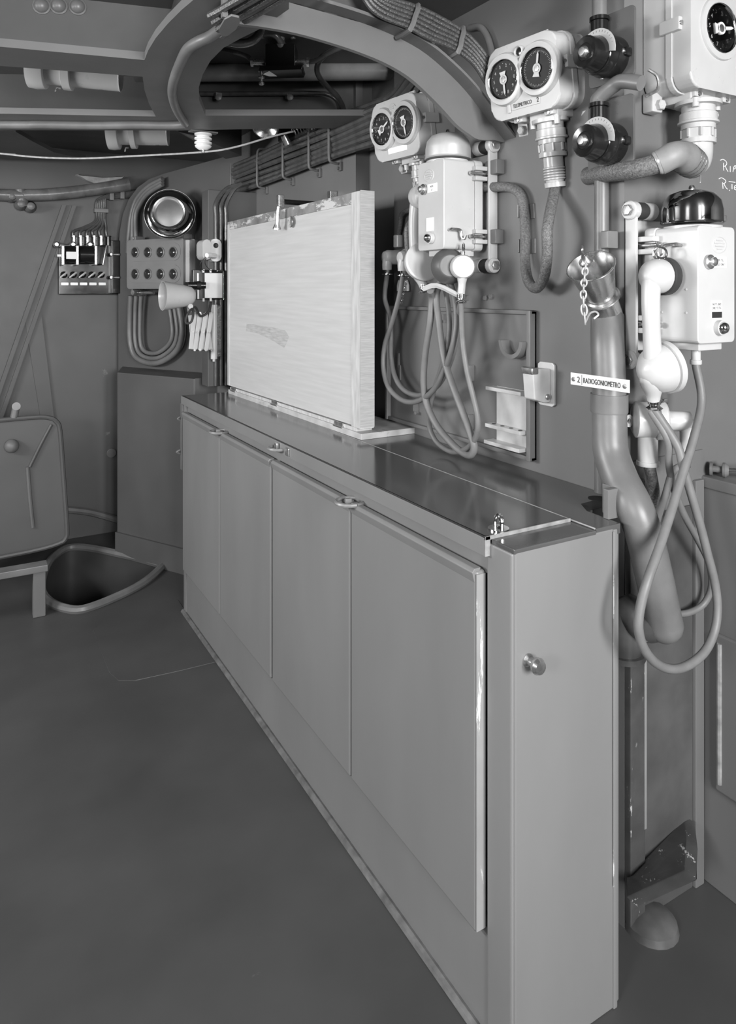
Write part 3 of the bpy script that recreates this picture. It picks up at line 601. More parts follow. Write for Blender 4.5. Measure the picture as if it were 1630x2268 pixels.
def dialx(t, en, y, z, R, xf, nd, b):
    mb = MB(); mb.lathe((xf - .012, y, z), (1, 0, 0), [(R * 1.3, 0), (R * 1.32, .008), (R * 1.27, .0145), (R * 1.12, .0145), (R * 1.04, .0155), (R * 1.0, .013)], 36, False)
    bz = mb.build('bezel', en, t)
    mb = MB(); mb.lathe((xf - .012, y, z), (1, 0, 0), [(R * 1.03, .0145), (R * 1.0, .0165), (R * .95, .013), (R * .94, .004)], 36, False); mb.build('bright_ring', CHROME, bz)
    mb = MB(); mb.lathe((xf - .010, y, z), (1, 0, 0), [(R * .97, 0), (R * .97, .008), (0, .008)], 36); f = mb.build('dial_face', DIAL, t)
    x = xf - .0018; N = 60 if b == 2 else 10
    mb = MB()
    for k in range(N):
        a = 2 * math.pi * k / N; r0 = R * (.76 if (k % 2 == 0 and b == 2) else .80); r1 = R * (.86 if b == 2 else .84); w = .0004 if b == 2 else .0008
        d = V((0, math.sin(a), math.cos(a))); s = V((0, d.z, -d.y)) * w; c = V((x, y, z))
        mb.ext([c + d * r0 - s, c + d * r1 - s, c + d * r1 + s, c + d * r0 + s], (.0004, 0, 0))
    o = mb.build('scale_marks', CHALK, f); o['kind'] = 'stuff'
    if b == 1:
        for k in range(10):
            a = 2 * math.pi * (k + .5) / 10; text('numeral', str((12 - k) % 10), CHALK, f, (x, y + R * .70 * math.sin(a), z + R * .70 * math.cos(a)), (0, 1, 0), (0, 0, 1), R * .24, .0002)
    a = rad(nd); d = V((0, math.sin(a), math.cos(a))); s = V((0, d.z, -d.y)); c = V((x + .002, y, z))
    mb = MB(); mb.lathe(c, (1, 0, 0), [(R * .25, 0), (R * .25, .0012)], 20)
    mb.ext([c + d * R * .2 - s * R * .06, c + d * R * .66 - s * R * .06, c + d * R * .80, c + d * R * .66 + s * R * .06, c + d * R * .2 + s * R * .06], (.0012, 0, 0))
    mb.ext([c - d * R * .2 - s * R * .14, c - d * R * .2 + s * R * .14, c - d * R * .40 + s * R * .22, c - d * R * .40 - s * R * .22], (.0012, 0, 0))
    mb.build('needle', PAPER, f)
    mb = MB(); mb.lathe(c + V((.0012, 0, 0)), (1, 0, 0), [(R * .17, 0), (R * .15, .0008), (0, .001)], 16); mb.build('hub', NICK, f)
    mb = MB(); mb.lathe((xf + .001, y, z), (1, 0, 0), [(R * .95, 0), (R * .95, .0012), (0, .0016)], 36); mb.build('dial_glass', GLASS, t)
# placed by the centre of the front face
def place_face(px, py, depth, th, tilt, D, fz=0):
    c = aD(px, py, depth); n = (Matrix.Rotation(rad(th), 3, 'Z') @ Matrix.Rotation(rad(tilt), 3, 'Y')) @ V((1, 0, 0)); return c - n * D
TH, TI = 185, 7
DI = .11
ind1, end1 = indicator('pale twin-dial range indicator with TELEMETRICO plate and thick braided cable below', place_face(1156, 172, 1.765, TH, TI, DI), TH, TI, GREYE, (178, 12), plate='TELEMETRICO', pilot=True, W=.225, H=.182, D=DI, back=.06, gl=(.03, .055), gs=.036, kh=.74)
ind2, end2 = indicator('pale twin-dial indicator with round maker badge and blank white plate above the drawing board corner', place_face(874, 285, 2.19, TH, TI, DI), TH, TI, GREYE, (62, 172), plate='', W=.225, H=.182, D=DI, back=.075, gl=(.022, .045), gs=.026, kh=.72)
c3 = aY(1605, 60, .985)
ind3, end3 = indicator('large pale single-dial indicator with elbow gland above the nearer telephone', (c3.x, 1.10, c3.z - .012), -90, 0, GREYE, (80,), two=False, W=.208, H=.262, D=.105, gl=(-.018, .062), back=.018, gs=.040, elbow=True, dR=.052)
# mounting stubs carrying the tilted boxes from the wall
for t_, lz, who in ((ind1, 0, ''), (ind2, 0, '')):
    c = t_.matrix_basis @ V((-.03, 0, 0)); mb = MB(); mb.box(c.x, XW, c.y - .07, c.y + .07, c.z - .05, c.z + .05, .004); mb.build('wall_bracket', GREYE, t_, True)

# ================================================================== TELEPHONES
def telephone(label, loc, th, s, bellm, txt, hooklab):
    t = thing('telephone', label, 'telephone', loc, th)
    mb = MB(); mb.plate(rrect(-.066, .066, -.128, .128, .012, 3), .035, .062, .003); mb.build('rear_case', WHITE, t)
    mb = MB(); mb.plate(rrect(-.063, .063, -.125, .125, .010, 3), .062, .168, .006, 3); cv = mb.build('front_case', WHITE, t)
    # base frame: side rails on rubber mounts
    for q in (s,) :
        mb = MB(); yy = q * .090
        mb.box(.004, .034, min(q * .084, q * .092), max(q * .084, q * .092), -.155, .155, .002)
        for z in (.168, -.168): mb.lathe((.019, q * .080, z), (0, q, 0), [(.021, 0), (.0215, .003), (.0215, .016), (.019, .019)], 24)
        rl = mb.build('side_rail', WHITE, t)
        for z in (.168, -.168):
            mb = MB(); mb.hexbolt((.019, q * .099, z), (0, q, 0), .0135, .008); mb.build('hex_bolt', NICK, rl)
            mb = MB(); mb.lathe((.019, q * .046, z), (0, q, 0), [(.017, 0), (.020, .006), (.020, .028), (.017, .034)], 24); mb.build('rubber_mount', DRUB, rl)
            mb = MB(); mb.lathe((.019, q * .020, z), (0, q, 0), [(.020, 0), (.020, .026)], 20); mb.box(0, .03, min(q * .02, q * .045), max(q * .02, q * .045), z - .012, z + .012, .002); mb.build('mount_socket', WHITE, rl)
    mb = MB(); mb.box(0, .008, -.07, .07, -.15, .15, .002); mb.box(.006, .037, -.04, .04, -.10, .10, .002); mb.build('wall_frame', WHITE, t)
    for z in (.088, -.088):
        a, b = sorted((s * .060, s * .082)); mb = MB(); mb.box(.030, .072, a, b, z - .020, z - .008, .002); mb.box(.030, .072, a, b, z + .008, z + .020, .002); k = mb.build('case_clasp', WHITE, t)
        mb = MB(); mb.cyl((.026, s * .074, z), (.088, s * .074, z), .0045, seg=10); mb.hexbolt((.078, s * .074, z), (1, 0, 0), .007, .007); mb.build('clasp_screw', NICK, k)
    # bell on top
    mb = MB(); mb.lathe((.11, 0, .122), (0, 0, 1), [(.060, 0), (.060, .006), (.03, .012)], 28); mb.build('bell_seat', WHITE, t)
    mb = MB(); mb.lathe((.108, 0, .134), (0, 0, 1), [(.064, 0), (.066, .002), (.0645, .006), (.064, .030), (.060, .050), (.048, .065), (.027, .073), (0, .075)], 40); bl = mb.build('bell_dome', bellm, t)
    mb = MB(); mb.lathe((.108, 0, .208), (0, 0, 1), [(.007, 0), (.0075, .005), (.005, .011), (0, .013)], 16); mb.build('bell_nut', CHROME, bl)
    mb = MB(); mb.box(.142, .160, -s * .040 - .006, -s * .040 + .008, .138, .152, .002); mb.build('clapper_window', NICK, bl)
    # front face furniture
    x = .168
    mb = MB(); mb.lathe((x - .001, -.008 * s, .085), (1, 0, 0), [(1, 0), (1, .0014), (.9, .002), (.88, .0012), (0, .0012)], 32)
    for v in mb.bm.verts: v.co.y = -.008 * s + (v.co.y + .008 * s) * .025; v.co.z = .085 + (v.co.z - .085) * .0185
    bg = mb.build('oval_badge', WHITE, cv)
    mb = MB()
    for k, wd_ in enumerate((.022, .034, .030, .018)): mb.box(x, x + .0022, -.008 * s - wd_ / 2, -.008 * s + wd_ / 2, .0935 - k * .0062, .0965 - k * .0062, .0006)
    mb.build('embossed_lines', WHITE, cv)
    mb = MB(); mb.lathe((x - .001, -.030, .048), (1, 0, 0), [(.015, 0), (.0155, .008), (.013, .010), (.0095, .011), (.0095, .018), (.007, .020), (0, .021)], 24); mb.build('push_button', NICK, t)
    mb = MB(); mb.box(x, x + .0015, -.014, .032, .036, .060, .0005); p1_ = mb.build('label_plate', PAPER, t)
    text('lettering', txt[0], INK, p1_, (x + .0016, .008, .052), (0, 1, 0), (0, 0, 1), .0068, .0002, sx=.8); text('lettering', txt[1], INK, p1_, (x + .0016, .008, .043), (0, 1, 0), (0, 0, 1), .0068, .0002, sx=.8)
    mb = MB(); mb.box(x, x + .0015, -.020, .016, -.072, -.034, .0005); p2_ = mb.build('label_plate', PAPER, t)
    if txt[2]:
        text('lettering', txt[2], INK, p2_, (x + .0016, -.002, -.042), (0, 1, 0), (0, 0, 1), .0072, .0002, sx=.75); text('lettering', txt[3], INK, p2_, (x + .0016, -.002, -.050), (0, 1, 0), (0, 0, 1), .0072, .0002, sx=.72)
        mb = MB(); mb.box(x + .001, x + .0018, -.019, .015, -.071, -.058); mb.build('dark_band', INK, p2_)
    mb = MB(); mb.lathe((x - .001, .004, -.092), (1, 0, 0), [(.016, 0), (.016, .012), (.013, .013)], 24, False); lr = mb.build('lamp_ring', WHITE, t)
    mb = MB(); mb.lathe((x + .004, .004, -.092), (1, 0, 0), [(.014, 0), (.0135, .009), (.010, .016), (.005, .019), (0, .020)], 24); mb.build('lamp_lens', CHROME, lr)
    # rivets and hook on the hook face
    mb = MB()
    for a, b in ((.08, .0), (.14, .0), (.08, -.05), (.14, -.05)): mb.lathe((a, s * .0628, b - .01), (0, s, 0), [(.0025, 0), (.0025, .001), (0, .0018)], 8)
    mb.build('rivet', WHITE, cv)
    return t
bz = 1.69; 
pc = aX(985, 450, 1.15); 
tel2 = telephone('white wall telephone with satin steel bell dome mounted beside the drawing board', (XW, pc.y + .063, bz), 180, 1, mat('satin_bell', .55, .42, .06, 20, .04, 150, metal=.45), ('NOTE', 'LT', '', ''), '')
tel1 = telephone('white wall telephone with mirror-bright black-looking bell dome on the near bulkhead', (1.405, YB, 1.464), -90, -1, mat('mirror_dome', .34, .05, .05, 20, 0, metal=1.0, rvar=.02), ('DERIV. TEL.', 'APPELLO DIRET.', 'NOTE LINEE', 'DIRETTE TRC'), '')
# hooks
def hook(t, s, x, z):
    mb = MB(); mb.tube([(x + .028, s * .062, z + .012), (x + .028, s * .075, z + .014), (x + .024, s * .080, z + .014), (x, s * .080, z + .012), (x - .004, s * .082, z - .006), (x - .006, s * .090, z - .012), (x - .008, s * .094, z - .002)], .004, 8, 4); return mb.build('hook', NICK, t)
hook(tel2, 1, .125, -.085); hook(tel1, -1, .10, .072)
# handset of the nearer telephone (its own thing: it hangs from the hook)
def hs_thing(t, s, label, xo, zt, capdark=True):
    h = thing('handset', label, 'handset', t.matrix_basis @ V((xo, s * .12, zt - .26)), 0)
    h.matrix_basis = Matrix.Translation(h.location) @ t.matrix_basis.to_3x3().to_4x4()
    off = V((xo, s * .12, zt - .26))
    def loc(mb, name, m):
        mb.bm.transform(Matrix.Translation(-off)); return mb.build(name, m, h)
    y = lambda d: s * (.0665 + d)
    mb = MB(); mb.tube([(xo, y(.052), zt + .002), (xo + .001, y(.062), zt - .03), (xo + .004, y(.070), zt - .075), (xo + .006, y(.070), zt - .14), (xo + .004, y(.064), zt - .20), (xo - .003, y(.056), zt - .247), (xo - .009, y(.044), zt - .292)], [.014, .021, .019, .018, .019, .026, .0135], 16, 6)
    mb.lathe((xo, y(.068), zt - .026), (0, -s, 0), [(.004, -.018), (.022, -.010), (.033, .004), (.037, .018), (.037, .034)], 28)
    mb.lathe((xo - .002, y(.068), zt - .228), (.2, -s, .18), [(.006, -.020), (.028, -.010), (.044, .006), (.050, .02), (.052, .032)], 32)
    loc(mb, 'handle', WHITE)
    mb = MB(); mb.lathe((xo, y(.036), zt - .026), (0, -s, 0), [(.037, 0), (.041, .003), (.041, .020), (.034, .028)], 32); loc(mb, 'ear_cup', DRUB if capdark else WHITE)
    mb = MB(); dd = V((.2, -s, .18)).normalized(); p = V((xo - .002, y(.068), zt - .228)) + dd * .032; mb.lathe(p, dd, [(.052, 0), (.0525, .003), (.050, .0035), (.050, .005), (.056, .006), (.057, .018), (.050, .022)], 36); loc(mb, 'mouth_cup', WHITE)
    mb = MB(); mb.lathe((xo - .009, y(.042), zt - .312), (0, 0, 1), [(.016, 0), (.018, .003), (.010, .009), (.0135, .012), (.0135, .026)], 20); loc(mb, 'neck_ferrule', CHROME)
    mb = MB(); mb.ring((xo, y(.035), zt + .022), (.3, s, 0), .014, .0024, 22, 8); mb.cyl((xo, y(.042), zt - .004), (xo, y(.040), zt + .010), .007, seg=12); loc(mb, 'hanging_ring', CHROME)
    return h
hs1 = hs_thing(tel1, -1, 'large white telephone handset with black ear cup hanging from the nearer telephone', .105, .044)
hs2 = hs_thing(tel2, -1, 'white telephone handset hanging half hidden behind the farther telephone', .125, .066, False)
# watch receiver on the farther telephone
rc = aD(1022, 592, 1.95)
rv = thing('ear_receiver', 'round white ear receiver with dark rubber cup hanging under the satin-domed telephone', 'receiver', rc - V((0, 0, .07)))
dv = (V((-.75, -.66, .02))).normalized()
dw = V((-.45, -.88, .03)).normalized()
mb = MB(); mb.lathe(rc + dw * .004, dw, [(.033, 0), (.034, .006), (.033, .02), (.029, .026), (0, .028)], 32); mb.build('cap', WHITE, rv, True)
mb = MB(); mb.lathe(rc + V((-.026, .016, .004)) - dw * .032, dw, [(.048, 0), (.050, .006), (.044, .022), (.034, .036), (.028, .040)], 36); mb.build('ear_cup', mat('dull_rubber_cup', .09, .45, .1, 12), rv, True)
mb = MB(); mb.tube([rc + dw * .014 + V((0, 0, -.02)), rc + dw * .014 + V((-.002, 0, -.05)), rc + dw * .012 + V((-.004, 0, -.072))], [.015, .0105, .0105], 14, 5); mb.build('neck', WHITE, rv, True)
nk = rc + dw * .012 + V((-.004, 0, -.080)); mb = MB(); mb.lathe(nk - V((0, 0, .018)), (0, 0, 1), [(.014, 0), (.016, .004), (.009, .010), (.012, .013), (.012, .024)], 18); mb.box(nk.x + .008, nk.x + .024, nk.y - .006, nk.y + .006, nk.z - .012, nk.z + .004, .002); mb.build('ferrule', CHROME, rv, True)
mb = MB(); mb.ring(rc + dw * .012 + V((.004, 0, .052)), (.8, -.4, 0), .012, .0024, 20, 8); mb.cyl(rc + dw * .012 + V((0, 0, .027)), rc + dw * .012 + V((.002, 0, .042)), .0065, seg=12); mb.build('hanging_ring', CHROME, rv, True)
# clamp arm that carries both receivers' necks
ca = thing('clamp_arm', 'white metal clamp arm joining the two receiver necks under the farther telephone', 'clamp', nk - V((.06, -.1, .02)))
q0 = aD(938, 640, 2.03); mb = MB(); mb.tube([q0, (q0 + nk) / 2 + V((0, .02, .02)), nk], .008, 6, 3); mb.build('arm', WHITE, ca, True)
# gland blocks under the telephones
def glands(t, s, ys, x):
    mb = MB(); mb.box(.05, .15, -.035, .045, -.142, -.124, .003); b = mb.build('gland_block', WHITE, t); o = []
    for y in ys:
        mb = MB(); mb.lathe((x, y, -.175), (0, 0, 1), [(.011, 0), (.0125, .002), (.0125, .010), (.010, .011), (.010, .036)], 16); mb.build('hose_gland', WHITE, b); o.append(t.matrix_basis @ V((x, y, -.175)))
    return o
g2 = glands(tel2, 1, (.012, .042), .12); g1 = glands(tel1, -1, (.0,), .118)
# ================================================================== SOCKETS, HOSES, CABLES
def hose(name, label, cat, pts, r, m, seg=10, group=None, sm=6):
    mb = MB(); mb.tube(pts, r, seg, sm); return tag(mb.build(name, m), label, cat, group)
# double socket beside the board
so = thing('double_socket', 'pair of white round sockets with plugs pointing down beside the drawing board', 'socket', aX(876, 575, XW + .02), 180)
ends = {}
for key, (px, py, X) in {'A': (884, 570, 1.275), 'B': (920, 571, 1.265)}.items():
    c = aX(px, py, X); 
    mb = MB(); mb.lathe(V((XW + .03, c.y - .02, c.z)), (-1, 0, 0), [(.034, 0), (.041, .004), (.041, .030), (.036, .036), (.034, .05), (.028, .062), (0, .066)], 24); mb.build('socket_body', WHITE, so, True)
    pc_ = c + V((-.045, .01, 0))
    mb = MB(); mb.lathe(pc_ + V((.05, 0, 0)), (-1, 0, 0), [(.024, 0), (.024, .045), (.018, .058), (0, .063)], 18); mb.tube([pc_ + V((.01, 0, .0)), pc_ + V((.004, 0, -.02)), pc_ + V((.004, 0, -.042))], [.022, .017, .016], 16, 4); mb.build('plug', WHITE, so, True)
    e = pc_ + V((.004, 0, -.058)); mb = MB(); mb.lathe(e, (0, 0, 1), [(.018, 0), (.018, .003), (.007, .004), (.010, .016)], 18); mb.build('plug_ferrule', CHROME, so, True); ends[key] = e
c = aX(882, 530, 1.30); mb = MB(); mb.cyl(c + V((0, 0, -.028)), c + V((0, 0, .014)), .0165, seg=18, ch=.002); mb.build('entry_nut', GREYE, so, True); cabtop = c
mb = MB(); d = aX(893, 632, 1.30); mb.plate([(-.032, -.02), (.032, -.02), (.032, .0), (.024, .018), (-.024, .018), (-.032, 0)], -.004, .006, .002)
for v in mb.bm.verts: v.co = V((d.x - v.co.x, d.y - v.co.y, d.z + v.co.z))
mb.build('dust_cover', WHITE, so, True)
sc_ = thing('cover_chain', 'tiny chain hanging from the socket cover beside the drawing board', 'chain', aX(897, 640, 1.25))
for k in range(9):
    a = aX(902 - k * 1.6, 615 + k * 7, 1.245); mb = MB(); mb.ring(a, (1, .2, .0) if k % 2 else (.1, 1, 0), .0032, .0009, 10, 5); mb.build('link', NICK, sc_, True)
def path(pl, X): return [aX(x, y, X if len(q) == 0 else q[0]) for x, y, *q in pl]
HA = [ends['A'], *[aX(x, y, X) for x, y, X in ((852, 660, 1.235), (864, 700, 1.235), (866, 745, 1.235), (866, 790, 1.235), (874, 832, 1.23), (894, 863, 1.225), (927, 876, 1.22), (960, 862, 1.215), (984, 832, 1.205), (1004, 780, 1.20), (1013, 720, 1.195), (1018, 685, 1.185))], nk - V((0, 0, .015))]
HB = [ends['B'], *[aX(x, y, X) for x, y, X in ((883, 662, 1.225), (868, 714, 1.22), (852, 765, 1.215), (849, 815, 1.21), (860, 857, 1.205), (890, 886, 1.20), (923, 889, 1.195), (958, 866, 1.19), (984, 820, 1.18), (1003, 764, 1.175), (1011, 714, 1.18), (1007, 660, 1.19), (996, 615, 1.20))], g2[1]]
hn2 = hs2.matrix_basis @ V((-.009, -.026, -.03)) ; hn2 = aD(953, 644, 2.02)
HCc = [hn2, *[aX(x, y, X) for x, y, X in ((956, 662, 1.18), (952, 714, 1.18), (942, 780, 1.185), (938, 842, 1.19), (944, 892, 1.195), (967, 942, 1.20), (1000, 982, 1.20), (1024, 1002, 1.20), (1042, 1008, 1.195), (1050, 990, 1.19), (1040, 955, 1.185), (1019, 898, 1.18), (997, 839, 1.18), (982, 787, 1.18), (972, 714, 1.185), (967, 650, 1.19))], g2[0]]
HD = [nk - V((0, 0, .014)), *[aX(x, y, X) for x, y, X in ((1024, 750, 1.165), (1033, 817, 1.165), (1047, 876, 1.17), (1057, 922, 1.175), (1057, 955, 1.18), (1046, 982, 1.19), (1024, 998, 1.20), (998, 1000, 1.215), (968, 980, 1.22), (952, 948, 1.22), (951, 912, 1.215), (960, 868, 1.21), (982, 800, 1.20), (995, 730, 1.20), (990, 660, 1.21), (978, 620, 1.215))], aD(966, 606, 2.04)]
hose('rubber_hose', 'grey rubber cord dropping from the outer socket plug in a short loop by the board', 'hose', HA, .0082, RUB)
hose('rubber_hose', 'grey rubber cord from the inner socket plug looping up to the telephone gland', 'hose', HB, .0082, RUB)
hose('rubber_hose', 'thick grey rubber cord looping from the half-hidden handset down to the locker top', 'hose', HCc, .0100, RUB)
hose('rubber_hose', 'grey rubber cord from the round ear receiver nearly touching the locker top', 'hose', HD, .0075, RUB)
# nearer telephone: junction socket and cords
sj = thing('junction_socket', 'large white round junction socket with plug below the nearer telephone', 'socket', aY(1450, 935, YB), -90)
c0 = aY(1432, 930, 1.075); dj = V((.80, -.60, -.02)).normalized()
mb = MB(); mb.lathe(c0 - dj * .03, dj, [(.030, 0), (.040, .006), (.040, .045), (.0375, .047), (.0375, .050), (.0435, .052), (.0435, .066), (.040, .070), (.036, .071), (.034, .068), (0, .068)], 36); mb.build('socket_body', WHITE, sj, True)
mb = MB(); b = c0 + V((.004, 0, -.03)); mb.cyl(b, b + V((0, 0, -.062)), .0215, seg=20); mb.lathe(b + V((0, 0, -.072)), (0, 0, 1), [(.024, 0), (.0245, .003), (.0245, .010)], 20); mb.build('cable_neck', WHITE, sj, True); jb = b + V((0, 0, -.072))
mb = MB(); e = c0 - V((.035, -.02, .002)); mb.lathe(e + V((0, .02, 0)), (0, -1, 0), [(.014, 0), (.014, .022), (.006, .022), (.005, .016)], 16, False); mb.build('fixing_lug', WHITE, sj, True)
pb = c0 + dj * .062; mb = MB(); mb.cyl(pb - dj * .02, pb + dj * .03, .022, seg=18); mb.tube([pb + dj * .026 + V((0, 0, .004)), pb + dj * .028 + V((0, 0, -.03)), pb + dj * .022 + V((0, 0, -.06)), pb + dj * .018 + V((0, 0, -.082))], [.019, .019, .014, .014], 16, 4); mb.build('plug', WHITE, sj, True)
pe = pb + dj * .018 + V((0, 0, -.100)); mb = MB(); mb.lathe(pe, (0, 0, 1), [(.014, 0), (.014, .003), (.011, .004), (.012, .020)], 16); mb.build('plug_ferrule', CHROME, sj, True)
mb = MB(); q = c0 + dj * .03 + V((0, 0, .036)); mb.box(q.x - .012, q.x + .012, q.y - .012, q.y + .006, q.z, q.z + .014, .003); mb.build('latch', CHROME, sj, True)
hn1 = hs1.matrix_basis @ V((0, 0, 0)); 
hn1 = tel1.matrix_basis @ V((.105 - .009, -(.0665 + .042), .044 - .312))
Yh = 1.0
H1 = [hn1, *[aY(x, y, Y) for x, y, Y in ((1499, 985, .985), (1512, 1030, .975), (1531, 1095, .965), (1550, 1160, .96), (1568, 1230, .955), (1583, 1290, .95), (1589, 1345, .945), (1583, 1395, .94), (1563, 1440, .935), (1530, 1470, .93), (1492, 1482, .925), (1455, 1470, .92), (1427, 1437, .915), (1414, 1392, .91), (1419, 1340, .91), (1436, 1280, .91), (1462, 1208, .925), (1488, 1128, .945), (1512, 1050, .96), (1538, 965, .975), (1554, 885, .99))], g1[0]]
hose('rubber_hose', 'thick grey rubber cord in a long hanging loop in front of the voice pipe bend', 'hose', H1, .0090, RUB)
H2 = [pe + V((0, 0, .004)), *[aY(x, y, Y) for x, y, Y in ((1490, 1045, 1.02), (1474, 1095, 1.03), (1456, 1150, 1.06), (1440, 1220, 1.095), (1440, 1290, 1.105), (1460, 1340, 1.105), (1490, 1358, 1.10), (1525, 1357, 1.09), (1558, 1338, 1.08), (1575, 1300, 1.07), (1571, 1250, 1.06), (1548, 1200, 1.05), (1515, 1140, 1.045), (1492, 1080, 1.03), (1481, 1025, 1.01), (1479, 975, 1.0))], hn1 + V((-.004, .006, -.004))]
hose('rubber_hose', 'thinner grey rubber cord passing behind the voice pipe bend to the junction socket plug', 'hose', H2, .0078, RUB)
hose('braided_cable', 'braided cable dropping from the junction socket behind the voice pipe', 'cable', [jb + V((0, 0, .004)), aY(1442, 1050, 1.07), aY(1449, 1100, 1.08), aY(1444, 1150, 1.095), aY(1425, 1200, 1.10)], .0125, BRAID)
# braided cable of the range indicator
e1 = end1; BX = [e1 + V((0, 0, .03)), e1, *[aX(x, y, X) for x, y, X in ((1213, 500, 1.235), (1212, 560, 1.24), (1205, 612, 1.25), (1188, 638, 1.258), (1170, 622, 1.268), (1163, 580, 1.285), (1163, 520, 1.292), (1160, 460, 1.295), (1150, 428, 1.295), (1128, 415, 1.295), (1098, 414, 1.295), (1050, 416, 1.295))]]
bc = thing('braided_cable', 'thick braided cable hanging in a U below the TELEMETRICO range indicator', 'cable', aX(1190, 640, 1.27))
mb = MB(); mb.tube(BX, .0135, 14, 7); mb.build('hose', BRAID, bc, True)
for px, py in ((1178, 468), (1180, 545)):
    q = aX(px, py, XW); mb = MB(); mb.box(q.x - .004, q.x, q.y - .012, q.y + .02, q.z - .02, q.z + .02, .002); mb.box(q.x - .036, q.x - .002, q.y + .014, q.y + .020, q.z - .018, q.z + .018, .002); k = mb.build('clip', WALL, bc, True)
for px, py in ((1108, 372), (1106, 525)):
    q = aX(px, py, XW); mb = MB(); mb.box(q.x - .030, q.x, q.y - .02, q.y + .03, q.z - .02, q.z + .02, .003); tag(mb.build('wall_pad', WALL), 'painted wall pad behind the telephone rail, ' + ('upper one near the bell' if py < 400 else 'lower one near the rubber mount'), 'pad', 'telephone wall pads')
e2 = end2
hose('braided_cable', 'slim braided cable from the badge indicator curving down behind the farther telephone', 'cable', [e2 + V((0, 0, .03)), e2, *[aX(x, y, X) for x, y, X in ((905, 500, 1.19), (905, 560, 1.19), (913, 600, 1.195), (932, 625, 1.205), (950, 638, 1.215))]], .0105, BRAID)
hose('socket_cable', 'short dark cable entering the double socket from above', 'cable', [cabtop + V((0, 0, .01)), aX(886, 500, 1.295), aX(895, 470, 1.29), e2 + V((.03, .0, .03))], .0085, BRAID)
# elbow of the large indicator with taped hose
el = thing('elbow_hose', 'fat taped flexible hose running from the elbow of the large indicator to the side wall', 'hose', end3)
mb = MB(); mb.tube([end3 + V((0, 0, .008)), end3 + V((0, 0, -.016)), end3 + V((-.010, -.004, -.040)), end3 + V((-.036, -.008, -.050))], [.031, .031, .030, .028], 20, 5); mb.build('elbow', GREYE, el, True)
P0 = end3 + V((-.028, -.006, -.048)); Pq = [P0, aY(1500, 342, 1.00), aY(1460, 360, 1.02), aX(1412, 374, 1.285), aX(1350, 382, 1.285), aX(1302, 390, 1.30)]
L = crom(Pq, 6)
mb = MB(); mb.tube(L[:13], [.034 if i < 5 else .030 - .0002 * i for i in range(13)], 18, 0); lab(mb.build('tape', mat('wrapped_tape', .22, .5, .25, 14, .25, 40), el, True), 'wrapped cloth tape')
mb = MB(); mb.tube(L[10:], .0215, 18, 0); mb.build('braid', BRAID, el, True)
mb = MB()
for i in (1, 2, 3): 
    d = (L[i + 1] - L[i]).normalized(); mb.ring(L[i], d, .0335, .0016, 22, 6)
mb.build('tape_band', CABLE, el, True)
mb = MB(); a = L[11]; d = (L[12] - L[11]).normalized(); mb.lathe(a - d * .012, d, [(.026, 0), (.0265, .005), (.0265, .022), (.024, .026)], 20); lab(mb.build('collar', EDGE, el, True), 'pale worn collar')
# wall scratches / string above bell
hose('pull_string', 'thin pale string hanging from the elbow down to the mirror bell', 'string', [aY(1557, 352, 1.03), aY(1552, 375, 1.03), aY(1551, 404, .99)], .0012, ROPE, 6)
# chalk writing on the near bulkhead
cw = thing('chalk_writing', 'white chalk letters written on the near bulkhead beside the mirror bell', 'writing', aY(1612, 372, YB), -90)
o = aY(1612, 372, YB)
def strokes(lst):
    mb = MB()
    for st in lst: mb.tube([aY(x, y, YB - .0012) for x, y in st], .0011, 6, 3)
    return mb
mb = strokes([[(1595, 355), (1601, 353), (1608, 358), (1609, 364), (1605, 368), (1602, 368)], [(1602, 361), (1602, 370), (1603, 378)], [(1606, 368), (1609, 375), (1612, 380)], [(1617, 368), (1617, 381)], [(1623, 381), (1625, 370), (1628, 367), (1630, 370), (1627, 374), (1625, 374)]]); mb.build('lettering', CHALK, cw, True)
mb = strokes([[(1592, 396), (1598, 394), (1606, 399), (1607, 403), (1604, 406), (1601, 407)], [(1600, 404), (1601, 418)], [(1603, 407), (1607, 415), (1611, 419)], [(1615, 421), (1616, 422)], [(1614, 402), (1628, 404)], [(1621, 408), (1621, 419)], [(1634, 410), (1627, 412), (1627, 420), (1634, 420)], [(1627, 416), (1632, 415)]]); mb.build('lettering', CHALK, cw, True)

